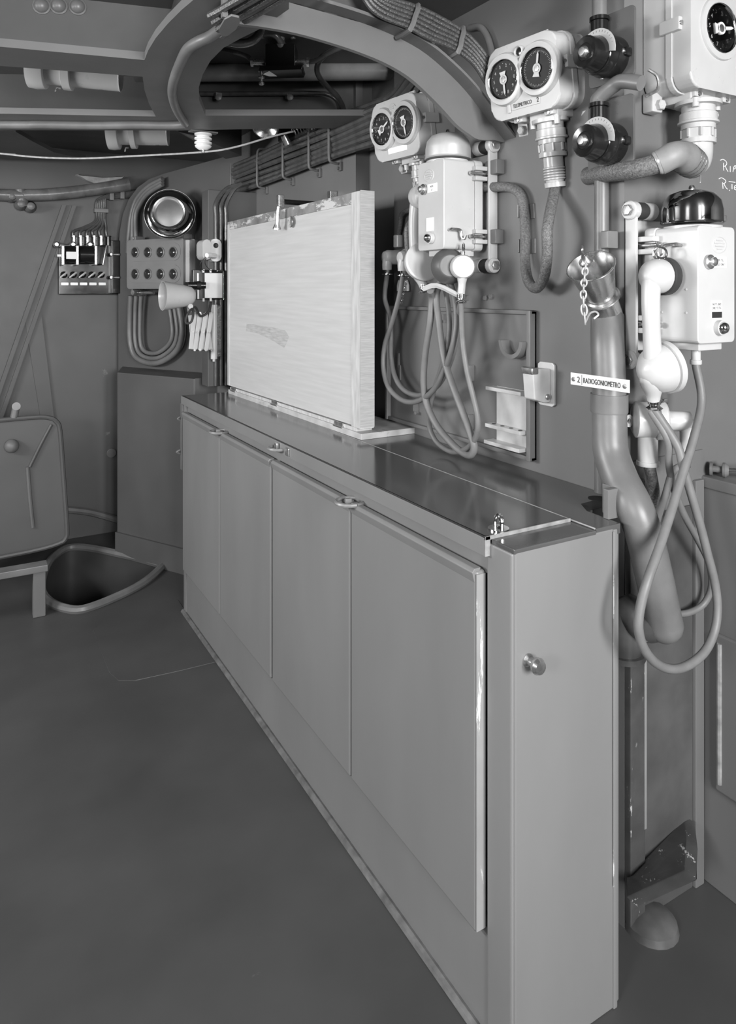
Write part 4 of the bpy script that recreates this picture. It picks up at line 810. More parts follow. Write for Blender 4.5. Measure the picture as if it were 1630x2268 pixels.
# ================================================================== ROTARY DIMMERS
def dimmer(px, py, label, top):
    c = aX(px, py, 1.275)
    t = thing('rotary_dimmer', label, 'dimmer', c, 180)
    mb = MB(); mb.plate(rrect(-.064, .066, -.056, .100, .012, 3), -.006, .0, .001); mb.build('mounting_plate', mat('dimmer_plate', .10, .3, .1, 10), t)
    mb = MB(); mb.lathe((0, .008, -.004), (1, 0, 0), [(.046, 0), (.047, .004), (.047, .030), (.0455, .033), (.0455, .036), (.044, .052), (.041, .056)], 36); mb.box(.0, .02, .03, .062, -.014, .006, .005); mb.build('body', BAKE, t)
    mb = MB(); n = 16
    arc = [(.010 + .053 * math.cos(rad(a)), -.002 + .053 * math.sin(rad(a))) for a in [-10 + 200 * k / n for k in range(n + 1)]] + [(.008 + .026 * math.cos(rad(a)), -.004 + .026 * math.sin(rad(a))) for a in [180 - 180 * k / n for k in range(n + 1)]]
    mb.plate(arc, .055, .0572); sp = mb.build('scale_plate', SCALE, t)
    mb = MB()
    for k in range(15):
        a = rad(15 + 10.5 * k); d = V((0, math.cos(a), math.sin(a))); q = V((.0572, .010, -.002)) + d * .045; mb.ext([q, q + d * .004, q + d * .004 + V((0, .0006, 0)), q + V((0, .0006, 0))], (.0004, 0, 0))
    o = mb.build('scale_marks', INK, sp); o['kind'] = 'stuff'
    mb = MB(); mb.lathe((.056, .008, -.004), (1, 0, 0), [(.039, 0), (.040, .003), (.036, .020), (.0355, .032), (.032, .036), (.020, .034), (.018, .036)], 36); kb = mb.build('knob', BAKE, t)
    mb = MB(); mb.lathe((.090, .008, -.004), (1, 0, 0), [(.013, 0), (.0125, .006), (.009, .010), (0, .011)], 20); mb.build('knob_nut', NICK, kb)
    for y, z in ((.052, -.003), (-.002, -.047)):
        mb = MB(); mb.lathe((.02, y, z), (1, 0, 0), [(.006, 0), (.006, .004), (.003, .006)], 12); mb.build('screw', NICK, t)
    mb = MB(); mb.cyl((.022, -.012, .035), (.022, -.012, .082), .0195, seg=20, ch=.002); mb.lathe((.022, -.012, .082), (0, 0, 1), [(.022, 0), (.022, .008), (.018, .010)], 20); mb.build('cable_neck', BAKE, t)
    mb = MB(); mb.box(-.045, -.006, -.03, .02, -.02, .05, .002); mb.build('standoff', MIDG, t)
    return t.matrix_basis @ V((.022, -.012, .09))
d1 = dimmer(1352, 128, 'black rotary dimmer knob with white scale, upper of the two beside TELEMETRICO', 0)
d2 = dimmer(1350, 318, 'black rotary dimmer knob with white scale, lower of the two, above the voice pipe', 0)
hose('conduit_bend', 'grey bent conduit from the lower dimmer over to the large indicator foot', 'conduit', [d2 - V((0, 0, .005)), d2 + V((0, 0, .012)), aX(1356, 192, 1.262), aX(1378, 180, 1.262), aX(1420, 184, 1.268)], .0165, PIPE, 14)
hose('conduit_drop', 'vertical conduit dropping from the overhead into the upper dimmer', 'conduit', [d1 - V((0, 0, .005)), V((d1.x, d1.y, 2.2)), V((d1.x, d1.y, ZC))], .0165, PIPE, 14)
mb = MB(); q = aY(1425, 195, 1.09); mb.tube([q + V((-.008, -.02, .035)), q + V((.008, -.03, .02)), q + V((.01, -.03, -.008)), q + V((-.012, -.015, -.024))], .004, 8, 5); tag(mb.build('pipe_clip', NICK), 'bright bent clip at the end of the grey conduit bend', 'clip')

# ================================================================== CABLES ALONG THE WALL
nC = 7
for k in range(nC):
    f = k / (nC - 1); yl_, yr_ = 383 + 42 * f, 272 + 68 * f
    a = aX(505, yl_, 1.272); b = aX(760, 281 + 71 * f * .92, 1.272)
    P = []
    for px in (505, 560, 620, 690, 760, 822, 870):
        g = (px - 505) / 255.0
        z0 = 2.118 - .0235 * k; 
        q = aX(px, 300, 1.272); P.append(V((1.275 - .006 * math.sin(k), q.y, z0 + .004 * math.sin(px * .02 + k))))
    e = P[-1]; P += [e + V((.0, -.12, .03 + .01 * (3 - k))), e + V((.0, -.24, .11))] 
    s0 = P[0]; P = [s0 + V((-.015 - .004 * k, .04, -.02 - .03)), ] + P
    hose('wall_cable', 'painted cable in the bundle along the side wall, number from the top: ' + ('first', 'second', 'third', 'fourth', 'fifth', 'sixth', 'lowest')[k], 'cable', P, .0122, CABLE, 8, 'cables bundled along the side wall', 5)
for k, px in enumerate((516, 575, 632, 690, 735)):
    q = aX(px, 300, 1.272); mb = MB()
    mb.tube([V((1.30, q.y, 2.145)), V((1.266, q.y, 2.138)), V((1.259, q.y, 2.10)), V((1.259, q.y, 2.04)), V((1.259, q.y, 1.98)), V((1.266, q.y, 1.958)), V((1.30, q.y, 1.952))], .0055, 6, 3)
    mb.box(1.303, 1.315, q.y - .012, q.y + .012, 1.925, 1.96, .002); mb.cyl((1.295, q.y, 1.935), (1.31, q.y, 1.935), .006, seg=8)
    tag(mb.build('cable_clamp', PIPE), 'metal strap across the wall cable bundle, ' + ('at its far end', 'second from the far end', 'midway along', 'second from the badge indicator', 'nearest the badge indicator')[k], 'clamp', 'straps on the wall cable bundle')
# descending cables on the return
for k in range(3):
    y0 = 3.43 - .012; x = 1.10 + .026 * k
    hose('down_cable', 'dark cable running down the far return beside the drawing board, ' + ('outermost', 'middle', 'innermost')[k] + ' of three', 'cable', [V((1.225, 3.40, 1.985 - .0 * k)), V((1.15 + .02 * k, y0 - .005, 1.955)), V((x, y0, 1.88)), V((x, y0, 1.8)), V((x, y0, 1.5)), V((x, y0, .985))], .0105, CABLE, 8, 'cables down the far return', 5)
# overhead bunch above the knee beam
KL = ((790, -40), (808, 0), (827, 24), (855, 41), (900, 58), (950, 84), (1005, 107), (1048, 140), (1078, 185))
KU = ((840, -40), (853, -8), (880, 2), (909, 11), (945, 25), (980, 43), (1020, 66), (1052, 94), (1085, 135))
for k in range(6):
    f = k / 5; P = [aY(x0 + (x1 - x0) * f, y0 + (y1 - y0) * f, 1.472 - .003 * (k % 2)) for (x0, y0), (x1, y1) in zip(KL, KU)]
    hose('overhead_cable', 'braided cable sweeping over the knee beam, ' + ('first', 'second', 'third', 'fourth', 'fifth', 'sixth')[k] + ' above the beam flange', 'cable', P, .0062, DBRAID, 8, 'cables sweeping over the knee beam', 5)
for k, (x0, y0, x1, y1) in enumerate(((908, 66, 926, 12), (1014, 116, 1026, 62))):
    a, b = aY(x0, y0, 1.462), aY(x1, y1, 1.462); mb = MB(); mb.tube([a + V((0, .06, 0)), a, (a + b) / 2 + V((0, -.004, 0)), b, b + V((0, .06, 0))], .007, 6, 2); tag(mb.build('cable_clamp', PIPE), 'strap over the braided cables above the knee beam, ' + ('upper one' if k == 0 else 'lower one by TELEMETRICO'), 'clamp')
hose('curved_conduit', 'curved pale-edged conduit on the wall above the TELEMETRICO indicator', 'conduit', [aX(1040, 62, 1.30), aX(1062, 60, 1.30), aX(1078, 80, 1.30), aX(1088, 112, 1.30), aX(1092, 130, 1.30)], .010, PIPE)
# cables at the crown of the overhead frame
for k in range(4):
    P = [aZ(x - 9 * k, y - 13 * k, 2.058) for x, y in ((690, -50), (640, -12), (590, 18), (545, 44), (515, 62), (492, 80 - 2 * k))]
    hose('crown_cable', 'braided cable bunched at the crown of the overhead frame, ' + ('lowest', 'second', 'third', 'topmost')[k] + ' of four', 'cable', P, .0085, DBRAID, 8, 'cables at the crown of the overhead frame', 5)
gp = [aZ(x, y, 2.036) for x, y in ((484, 66), (497, 44), (512, 36), (530, 40), (531, 54), (522, 66), (506, 80), (490, 82))]
mb = MB(); mb.ext(gp, (0, 0, .006), .002); p0 = gp[1]; mb.box(p0.x - .006, p0.x + .006, p0.y - .006, p0.y + .006, 2.04, 2.081); tag(mb.build('cable_guard', BEAM), 'bent guard plate covering the cable ends at the crown of the overhead frame', 'plate')
mb = MB(); mb.tube([aD(x, y, 1.9) for x, y in ((578, 62), (572, 78), (555, 92), (530, 96), (500, 92), (470, 102))], .012, 10); tag(mb.build('cable_loop', CABLE), 'short cable loop tucked beneath the knee beam at its crown', 'cable')
# conduit on the curved frame
hose('frame_conduit', 'grey conduit clipped along the curved overhead frame', 'conduit', [aZ(x, y, 2.068) for x, y in ((640, -22), (575, 12), (520, 40), (470, 78), (440, 92), (415, 110), (395, 150), (383, 185), (382, 215), (392, 245), (410, 274))], .014, PIPE, 12)
hose('beam_conduit', 'grey conduit running below the far overhead beam towards the curved frame', 'conduit', [to_wall(aZ(-60, 276, 2.066), aZ(200, 278, 2.066))] + [aZ(x, y, 2.066) for x, y in ((-60, 276), (80, 276), (200, 278), (300, 277), (370, 278), (412, 276))], .015, PIPE, 12)
hose('thin_conduit', 'thin shiny conduit with saddle clips crossing the overhead behind the curved frame', 'conduit', [aD(x, y, D) for x, y, D in ((380, 207, 2.75), (480, 208, 2.72), (600, 207, 2.70), (690, 206, 2.68), (725, 209, 2.68), (745, 222, 2.68), (752, 245, 2.70), (754, 275, 2.72))], .0085, CABLE, 10)
hose('thin_conduit', 'thin conduit curving from the overhead junction box down to the wall bundle', 'conduit', [aD(x, y, D) for x, y, D in ((762, 92, 2.3), (740, 108, 2.34), (712, 128, 2.38), (702, 150, 2.45), (708, 172, 2.5), (728, 195, 2.58), (748, 215, 2.62), (760, 240, 2.68), (762, 272, 2.72))], .010, CABLE, 10)
for px in (485, 643):
    mb = MB(); q = aD(px, 217, 2.69); mb.lathe(q, (-.5, -.86, 0), [(.012, 0), (.012, .01), (.005, .014)], 12); mb.box(q.x - .012, q.x + .012, q.y - .0, q.y + .02, q.z, q.z + .02)
    tag(mb.build('saddle_clip', PIPE), 'round saddle clip under the thin overhead conduit, ' + ('next to the curved frame' if px == 485 else 'under the junction box'), 'clip', 'saddle clips on the thin conduit')
# overhead junction box
c = aD(620, 132, 2.36)
jb_ = thing('junction_box', 'dark overhead junction box with glands on both sides and bright wing bolts', 'junction box', c, -120)
mb = MB(); mb.box(-.05, .03, -.045, .055, -.035, .045, .006); mb.build('body', BAKE, jb_)
mb = MB(); mb.plate([(-.065, -.05), (.075, -.045), (.08, -.03), (-.06, -.032)], -.05, .04, .002); mb.build('base_bar', BAKE, jb_)
for sy in (-1, 1):
    mb = MB(); mb.cyl((0, sy * .05, -.008), (0, sy * .092, -.008), .010, seg=14); mb.lathe((0, sy * .088, -.008), (0, sy, 0), [(.016, 0), (.016, .008), (.010, .010)], 8); mb.build('side_gland', NICK, jb_)
for y, z in ((-.055, .075), (.045, .072), (-.058, -.058), (-.058, -.078)):
    mb = MB(); mb.lathe((.02, y, z - .012), (0, 0, 1), [(.006, 0), (.009, .003), (.009, .008), (.005, .011), (.005, .022), (.010, .023), (.010, .028)], 12); mb.build('wing_bolt', NICK, jb_)
mb = MB(); mb.ext([(.035, -.05, -.06), (.035, -.03, -.050), (.035, -.005, -.066), (.035, -.03, -.066)], (.004, 0, 0)); lab(mb.build('tag', PAPER, jb_), 'small bright arrow-shaped tag')
mb = MB(); mb.lathe((.01, .005, .03), (.3, 0, 1), [(.016, 0), (.02, .006), (.02, .016), (.013, .022), (.013, .04)], 16); mb.build('top_gland', PIPE, jb_)
B = jb_.matrix_basis
hose('junction_conduit', 'conduit from the overhead junction box towards the curved frame', 'conduit', [B @ V((0, -.09, -.008)), aD(545, 124, 2.36), aD(510, 113, 2.36), aD(470, 104, 2.4)], .008, CABLE, 10)
hose('junction_conduit', 'conduit from the overhead junction box away under the knee beam', 'conduit', [B @ V((0, .09, -.008)), aD(700, 134, 2.34), aD(730, 117, 2.30), aD(775, 98, 2.28)], .008, CABLE, 10)
hose('junction_conduit', 'curved cable rising out of the top of the overhead junction box', 'conduit', [B @ V((.02, .005, .066)), aD(624, 98, 2.34), aD(612, 80, 2.32), aD(590, 74, 2.32), aD(560, 76, 2.34)], .011, CABLE, 10)

# ================================================================== OVERHEAD LAMPS, INSULATOR, WIRE
def lampbody(label, p0, p1, rs):
    d = (p1 - p0); L = d.length; t = thing('tube_lamp', label, 'lamp', (p0 + p1) / 2)
    x = d.normalized(); R = rs
    mb = MB(); mb.lathe(p0, x, [(R * .9, 0), (R * 1.25, .004), (R * 1.3, L * .10), (R * 1.25, L * .19), (R * 1.15, L * .2)], 28); mb.build('end_cap', GREYE, t, True)
    mb = MB(); mb.lathe(p0 + x * L * .18, x, [(R * .95, 0), (R * .95, L * .80), (R * 1.0, L * .82), (R * .9, L * .82), (R * .88, L * .78)], 28); mb.build('barrel', GREYE, t, True)
    mb = MB(); mb.lathe(p0 + x * L * .37, x, [(R * 1.0, 0), (R * 1.2, .004), (R * 1.2, L * .10), (R * 1.0, L * .11)], 28); mb.build('clamp_collar', GREYE, t, True)
    q = p0 + x * L * .34; mb = MB(); mb.tube([q + V((0, 0, -R * 1.15)), q + V((-.012, -.01, -R * 1.2)), q + V((-.016, -.01, -R * 1.45))], .003, 6, 3); mb.build('hook', NICK, t, True)
    m = (p0 + p1) / 2; mb = MB(); mb.box(m.x - .015, m.x + .015, m.y - .015, m.y + .015, m.z, ZC, .002); mb.build('hanger', CEIL, t, True)
lampbody('pale cylindrical tube lamp hanging behind the nearer overhead beam', aD(62, 152, 2.42), aD(268, 172, 2.47), .050)
lampbody('pale short tube lamp hanging behind the farther overhead beam', aD(238, 288, 3.18), aD(372, 290, 3.22), .068)
c = aD(600, 290, 3.05); t = thing('spot_lamp', 'small bright metal lamp fitting peeping out over the wall cable bundle', 'lamp', c)
mb = MB(); mb.lathe(c + V((-.02, .0, .03)), V((-.4, -.6, -.5)), [(.04, -.03), (.055, .0), (.058, .03), (.052, .034), (.03, .02), (0, .015)], 28); mb.build('reflector', NICK, t, True)
mb = MB(); q = c + V((.06, .0, .0)); mb.box(q.x, q.x + .09, q.y, q.y + .07, q.z - .03, q.z + .11, .006); mb.build('housing', BAKE, t, True)
mb = MB(); mb.cyl(q + V((.0, 0, -.012)), q + V((.02, 0, -.05)), .016); mb.build('switch_stub', NICK, t, True)
mb = MB(); mb.box(q.x + .03, q.x + .05, q.y + .02, q.y + .04, q.z + .1, ZC); mb.build('hanger', CEIL, t, True)
pi = aZ(450, 292, ZS)
t = thing('insulator', 'white ribbed porcelain insulator under the overhead frame carrying the pale wire', 'insulator', pi)
pr = [(.012, 0)]
for i in range(3): pr += [(.024, -.004 - i * .017), (.034, -.008 - i * .017), (.034, -.014 - i * .017), (.024, -.018 - i * .017)]
pr += [(.033, -.056), (.030, -.062), (.016, -.072), (0, -.072)]
mb = MB(); mb.lathe((0, 0, 0), (0, 0, 1), pr, 28); mb.build('body', PORC, t)
mb = MB(); mb.box(-.055, .055, -.018, .018, -.004, .002, .001); mb.build('base_strap', PIPE, t)
mb = MB(); mb.cyl((0, 0, -.083), (0, 0, -.07), .007, seg=12); mb.build('wire_nut', NICK, t)
pw = pi + V((0, 0, -.080))
wr = [V((-1.87, aD(-70, 335, 2.9).y + .35, 2.05)), aD(-70, 335, 2.9), aD(0, 340, 2.9), aD(80, 348, 2.9), aD(180, 351, 2.88), aD(290, 346, 2.86), pw, aD(520, 326, 2.82), aD(600, 303, 2.84), aD(650, 291, 2.86)]
hose('aerial_wire', 'pale wire strung across the overhead through the porcelain insulator', 'wire', wr, .0038, ROPE, 8)
mb = MB(); a, b = aD(648, 292, 2.86), aD(695, 280, 2.88); d = (b - a); x, y, z = frame(d)
mb.tube([a + d * (k / 60) + (x * math.cos(k * .75) + y * math.sin(k * .75)) * .014 for k in range(61)], .0028, 6, 0)
tag(mb.build('tension_spring', CABLE), 'dark coil spring tensioning the pale wire at the wall bundle', 'spring')

# ================================================================== FAR END FITTINGS
# eight-window indicator box
c = aS(342, 585, 0.0); bx = thing('lamp_indicator_box', 'mid grey box with two rows of four round dark windows on the slanted pier', 'indicator box', c, -150)
o = lambda px, py, d: bx.matrix_basis.inverted() @ aS(px, py, d)
D = .12
a, b = o(281, 640, D), o(406, 526, D); y0, y1, z0, z1 = a.y, b.y, a.z, b.z
mb = MB(); mb.plate(rrect(y0, y1, z0, z1, .016), .06, D, .006); mb.build('front_cover', MIDG, bx)
mb = MB(); mb.plate(rrect(y0 + .004, y1 + .03, z0 + .005, z1 - .004, .016), -.004, .062, .004); mb.build('rear_case', MIDG, bx)
mb = MB(); mb.box(.062, .105, y1 - .004, y1 + .028, z0 + .035, z1 - .012, .003); lab(mb.build('side_strip', GREYE, bx), 'paler strip down the side')
for r, py in enumerate((559, 607)):
    mb = MB(); ya, yb = o(285, py, D).y, o(400, py, D).y; zz = o(340, py, D).z
    mb.plate(rrect(ya, yb, zz - .048, zz + .048, .044), D - .004, D + .003, .002); rw = mb.build('window_panel', MIDG, bx)
    for px in (301, 329, 357, 385):
        q = o(px, py, D); 
        mb = MB(); mb.lathe((D + .002, q.y, q.z), (1, 0, 0), [(.030, 0), (.0305, .006), (.027, .010), (.025, .004)], 22, False); rg = mb.build('window_ring', MIDG, rw)
        mb = MB(); mb.lathe((D + .002, q.y, q.z), (1, 0, 0), [(.0275, 0), (.026, .007), (.018, .013), (0, .015)], 22); lab(mb.build('window_lens', mat('dark_lens', .03, .08, .1, 20) if (r == 0 and px == 301) else bpy.data.materials['dark_lens'], rw), 'dark glossy window')
for y, z in ((y0 + .03, z1 + .012), (y1 - .03, z1 + .012), (y0 + .03, z0 - .012)):
    mb = MB(); mb.box(.04, .10, y - .018, y + .018, z - .014, z + .012, .004); mb.lathe((.10, y, z), (1, 0, 0), [(.010, 0), (.010, .006), (.004, .009)], 10); mb.build('clamp_lug', MIDG, bx)
mb = MB(); q = o(292, 648, D); mb.lathe((.03, q.y, q.z), (1, 0, 0), [(.020, 0), (.020, .07), (.014, .085)], 16); mb.cyl((.07, q.y, q.z), (.07, q.y + .12, q.z), .010); mb.build('screw_clamp', NICK, bx)
# U-run of cables under the box
for k in range(3):
    w = 7 * k
    P = [aS(290 + w * 1.6, 655, .045), aS(288 + w * 1.6, 700, .04), aS(288 + w * 1.6, 750, .04), aS(298 + w * 1.3, 787 - w, .04), aS(325 + w * .4, 803 - w * 1.5, .04), aS(358 - w * .4, 801 - w * 1.5, .04), aS(392 - w * 1.2, 775 - w, .04), aS(403 - w * 1.5, 735, .04), aS(398 - w * 1.5, 690, .04), aS(390 - w * 1.3, 655, .045)]
    hose('box_cable', 'cable looping in a U below the eight-window box, ' + ('outer', 'middle', 'inner')[k] + ' one', 'cable', P, .0165 if k == 0 else .0125, PIPE, 10, 'U-shaped cables below the eight-window box', 5)
for k in range(3):
    P = [aS(360 - 0 * k, 396 + 6 * k, .04), aS(330 - 2 * k, 412 + 9 * k, .04), aS(303 + 2 * k, 440 + 9 * k, .04), aS(290 + 5 * k, 480, .04), aS(285 + 8 * k, 525, .04), aS(283 + 9 * k, 560, .03)]
    hose('pier_cable', 'painted cable curving down the rounded shoulder of the slanted pier, ' + ('outer', 'middle', 'inner')[k] + ' one', 'cable', P, .0135, PIPE, 10, 'cables on the slanted pier shoulder', 5)
# polished round bell
gb = aS(376, 474, .17); ga = (CAM - gb).normalized() + V((-.12, 0, .2)); ga.normalize()
t = thing('polished_gong', 'large polished round bell with raised ring above the eight-window box', 'bell', gb)
mb = MB(); mb.lathe(gb, ga, [(.06, -.06), (.105, -.045), (.128, -.012), (.1335, 0), (.131, .004), (.118, .002), (.098, .012), (.088, .030)], 48, False); mb.build('dish', CHROME, t, True)
mb = MB(); mb.lathe(gb, ga, [(.088, .028), (.088, .048), (.083, .053), (.076, .050), (.074, .036)], 48, False); lab(mb.build('raised_ring', mat('bright_ring_metal', .85, .25, .05, 20, metal=1.0), t, True), 'bright raised ring')
mb = MB(); mb.lathe(gb, ga, [(.0745, .036), (.05, .040), (0, .043)], 36, False); lab(mb.build('centre_disc', mat('dull_disc', .2, .35, .15, 8, metal=.5), t, True), 'dull grey centre disc')
mb = MB(); mb.ring(gb + ga * .001, ga, .1325, .0028, 48, 8); lab(mb.build('outer_rim', bpy.data.materials['bright_ring_metal'], t, True), 'bright beaded outer rim')
mb = MB(); mb.cyl(gb - ga * .05, aS(376, 470, .002), .03); mb.build('stem', PIPE, t, True)
# white twin-hole fitting, switch panel and scissor lamp on the far return
YRt = 3.43
t = thing('twin_socket', 'small white twin socket with dangling wires above the black switch panel', 'socket', aY(476, 555, YRt), -90)
c = aY(476, 555, YRt); M_ = t.matrix_basis.inverted()
for k, px in enumerate((456, 481)):
    q = M_ @ aY(px, 552, YRt - .07); y = q.y
    mb = MB(); mb.plate(rrect(y - .022 - .006 * k, y + .022 + .006 * k, -.050 - .006 * k, .048 + .006 * k, .022), -.01, .05 + .04 * (1 - k), .006); mb.build('housing', PORC if k else GREYE, t)
    if not k: continue
    mb = MB(); mb.lathe((.05 + .04 * (1 - k), y, .022), (1, 0, 0), [(.013, 0), (.011, .003), (.008, .001), (0, .001)], 18); mb.build('insert', DRUB if k else NICK, t)
mb = MB(); mb.tube([(.07, -.02, -.03), (.10, -.06, -.028), (.11, -.075, -.03)], .012, 8, 4); mb.build('cord_spout', PORC, t)
for k in range(2):
    a = M_ @ aY(446 + 8 * k, 580, YRt - .09); b = M_ @ aY(452 + 16 * k, 600, YRt - .05)
    mb = MB(); mb.tube([(.10, -.07, -.03), a, (a + b) / 2 + V((0, -.012 + .004 * k, 0)), b], .002, 6, 5); mb.build('wire', DRUB, t)
t = thing('switch_unit', 'black unit carrying a blank white card and black switch body', 'panel', aY(465, 632, YRt), -90); M_ = t.matrix_basis.inverted()
q0, q1 = M_ @ aY(428, 664, YRt - .03), M_ @ aY(498, 598, YRt - .03)
mb = MB(); mb.box(-.002, .025, q0.y, q1.y, q0.z, q1.z, .003); mb.build('board', BAKE, t)
q0, q1 = M_ @ aY(455, 660, YRt - .04), M_ @ aY(494, 605, YRt - .04); mb = MB(); mb.box(.025, .03, q0.y, q1.y, q0.z, q1.z, .001); mb.build('white_card', PAPER, t)
mb = MB(); e = M_ @ aY(497, 664, YRt - .03); f = M_ @ aY(490, 599, YRt - .03); mb.box(.024, .032, e.y - .006, e.y, e.z, f.z, .001); mb.box(.024, .032, f.y - .02, e.y, f.z - .006, f.z, .001); mb.build('bright_edge', CHROME, t)
q = M_ @ aY(440, 632, YRt - .05); mb = MB(); mb.cyl((.03, q.y - .045, q.z), (.05, q.y + .035, q.z), .016); mb.lathe((.04, q.y, q.z), (0, 1, 0), [(.022, -.01), (.022, .01)], 16); mb.build('switch_body', BAKE, t)
for py in (615, 652):
    q = M_ @ aY(441, py, YRt - .05); mb = MB(); mb.cyl((.032, q.y, q.z - .022), (.032, q.y, q.z + .022), .006, seg=10); mb.build('terminal_rod', COPP, t)
for px in (452, 468):
    for py in (600, 664):
        q = M_ @ aY(px, py, YRt - .04); mb = MB(); mb.cyl((.03, q.y, q.z - .008), (.03, q.y, q.z + .008), .0055, seg=8); mb.build('terminal', PORC, t)
ar = thing('scissor_lamp', 'pale conical lamp shade on folded white scissor arm at the locker far end', 'lamp', aY(474, 735, YRt - .03))
mb = MB(); a, b = aY(474, 795, YRt - .045), aY(474, 675, YRt - .045); mb.cyl(a, b, .016); mb.cyl(a - V((0, 0, .012)), a, .007); mb.build('pivot_rod', WHITE, ar, True)
mb = MB(); a2, b2 = aY(481, 790, YRt - .02), aY(481, 676, YRt - .02); mb.box(a2.x - .018, a2.x + .024, YRt - .022, YRt + .005, a2.z, b2.z, .003); mb.build('base_channel', NICK, ar, True)
xs = (468, 455, 442, 430, 421)
for i in range(4):
    for (pa, pb_, dy) in (((xs[i], 692 + 2 * i), (xs[i + 1] + 1, 776 - i), -.075), ((xs[i] - 2, 774 - i), (xs[i + 1], 692 + 2 * i), -.062)):
        a, b = aY(pa[0], pa[1], YRt + dy), aY(pb_[0], pb_[1], YRt + dy); d = (b - a).normalized(); s = V((d.z, 0, -d.x)) * .010
        mb = MB(); mb.ext([a - s, b - s, b + s, a + s], (0, -.005, 0), .001); br = mb.build('scissor_bar', WHITE, ar, True)
    for py in (693, 735, 775):
        c = aY((xs[i] + xs[i + 1]) / 2 if py == 735 else xs[i] - 1, py, YRt - .07); mb = MB(); mb.cyl(c + V((0, .03, 0)), c + V((0, -.016, 0)), .0055, seg=10); mb.build('rivet', NICK, ar, True)
sh0, sh1 = aD(360, 655, 3.28), aD(429, 656, 3.36)
mb = MB(); d = (sh0 - sh1); mb.lathe(sh1, d, [(0, -.008), (.03, 0), (.045, .016), (.052, .05), (.066, d.length * .9), (.068, d.length), (.066, d.length), (.05, .05), (.03, .02), (0, .015)], 32, False); mb.build('shade', GREYE, ar, True)
mb = MB(); q = aD(417, 676, 3.35); mb.cyl(q + V((0, 0, .02)), q + V((.01, 0, -.03)), .013); mb.lathe(q + V((0, -.02, -.005)), (0, -1, 0), [(.012, 0), (.012, .02)], 10); mb.build('swivel', WHITE, ar, True)
mb = MB(); mb.tube([q + V((.0, -.02, 0)), aD(428, 690, 3.32), aD(424, 712, 3.3), aD(412, 715, 3.3), aD(416, 695, 3.3), aD(432, 680, 3.34), aD(444, 700, 3.38), aD(462, 690, 3.4), aD(468, 668, 3.42)], .0055, 8, 6); mb.build('flex', DRUB, ar, True)
# switchboard on the far wall
YS = YF
t = thing('switchboard', 'black switchboard with two drum fuses, five tilted levers and white tags on the far bulkhead', 'switchboard', aY(188, 590, YS), -90); M_ = t.matrix_basis.inverted()
pt = lambda px, py, d=.0: M_ @ aY(px, py, YS - d)
q0, q1 = pt(128, 652), pt(258, 545); mb = MB(); mb.box(-.01, .05, q0.y, q1.y, q0.z, q1.z, .004); mb.build('panel', BAKE, t)
q0, q1 = pt(240, 650), pt(260, 535); mb = MB(); mb.box(-.005, .10, q0.y, q1.y, q0.z, q1.z, .004); mb.build('side_box', BAKE, t)
for y0p, y1p, pz in ((136, 166, 566), (168, 206, 566)):
    a, b = pt(y0p, pz), pt(y1p, pz); mb = MB(); mb.cyl((.10, a.y, a.z), (.10, b.y, b.z), .052, seg=24, ch=.006); mb.build('drum', BAKE, t)
for px in (132, 163, 203):
    a = pt(px, 566); mb = MB(); mb.box(.045, .155, a.y - .007, a.y + .009, a.z - .06, a.z + .05, .003); mb.build('drum_bracket', NICK, t)
a, b = pt(139, 568), pt(162, 568); mb = MB(); mb.box(.153, .158, a.y, b.y, a.z - .021, a.z + .021, .002); mb.build('white_label', PAPER, t)
a, b = pt(121, 568), pt(134, 568); mb = MB(); mb.cyl((.12, a.y, a.z), (.12, b.y, b.z), .008, seg=12); mb.build('spindle', PORC, t)
a, b = pt(222, 587), pt(228, 546); mb = MB(); mb.tube([(.06, a.y - .02, a.z), (.11, a.y - .004, a.z), (.11, b.y, b.z), (.06, b.y - .02, b.z)], .006, 8, 0); mb.build('cover_handle', CHROME, t)
for k in range(5):
    a = pt(139 + 20.5 * k, 609); mb = MB(); mb.lathe((.05, a.y, a.z), (1, 0, 0), [(.02, 0), (.018, .012), (.008, .02)], 16); lv = mb.build('switch_boss', BAKE, t)
    mb = MB(); mb.tube([(.065, a.y + .014, a.z + .012), (.09, a.y - .004, a.z), (.105, a.y - .026, a.z - .016)], [.006, .0055, .004], 8, 3); mb.build('lever', PAPER, lv)
    a = pt(141 + 20.5 * k, 629); mb = MB(); mb.plate(rrect(a.y - .020, a.y + .020, a.z - .008, a.z + .008, .003, 2), .05, .054); mb.build('name_tag', COPP, t)
for k, px in enumerate((122, 158, 195)):
    a = pt(px, 543); mb = MB(); mb.lathe((.03, a.y, a.z), (1, 0, 0), [(.014, 0), (.018, .02), (.018, .04), (.010, .05)], 16); mb.build('terminal_knob', NICK, t)
for k in range(6):
    a = pt(162 + 15 * k, 530); mb = MB(); mb.cyl((.05, a.y, a.z - .04), (.05, a.y, a.z + .012), .013, seg=12); mb.lathe((.05, a.y, a.z + .010), (0, 0, 1), [(.016, 0), (.016, .008)], 8); mb.build('cable_gland', NICK if k < 5 else BAKE, t)
for py in (565, 615):
    a = pt(240, py); mb = MB(); mb.lathe((.10, a.y, a.z), (1, 0, 0), [(.012, 0), (.010, .012), (0, .014)], 12); mb.cyl((.10, a.y, a.z), (.10, a.y + .045, a.z), .008); mb.build('latch', NICK, t)
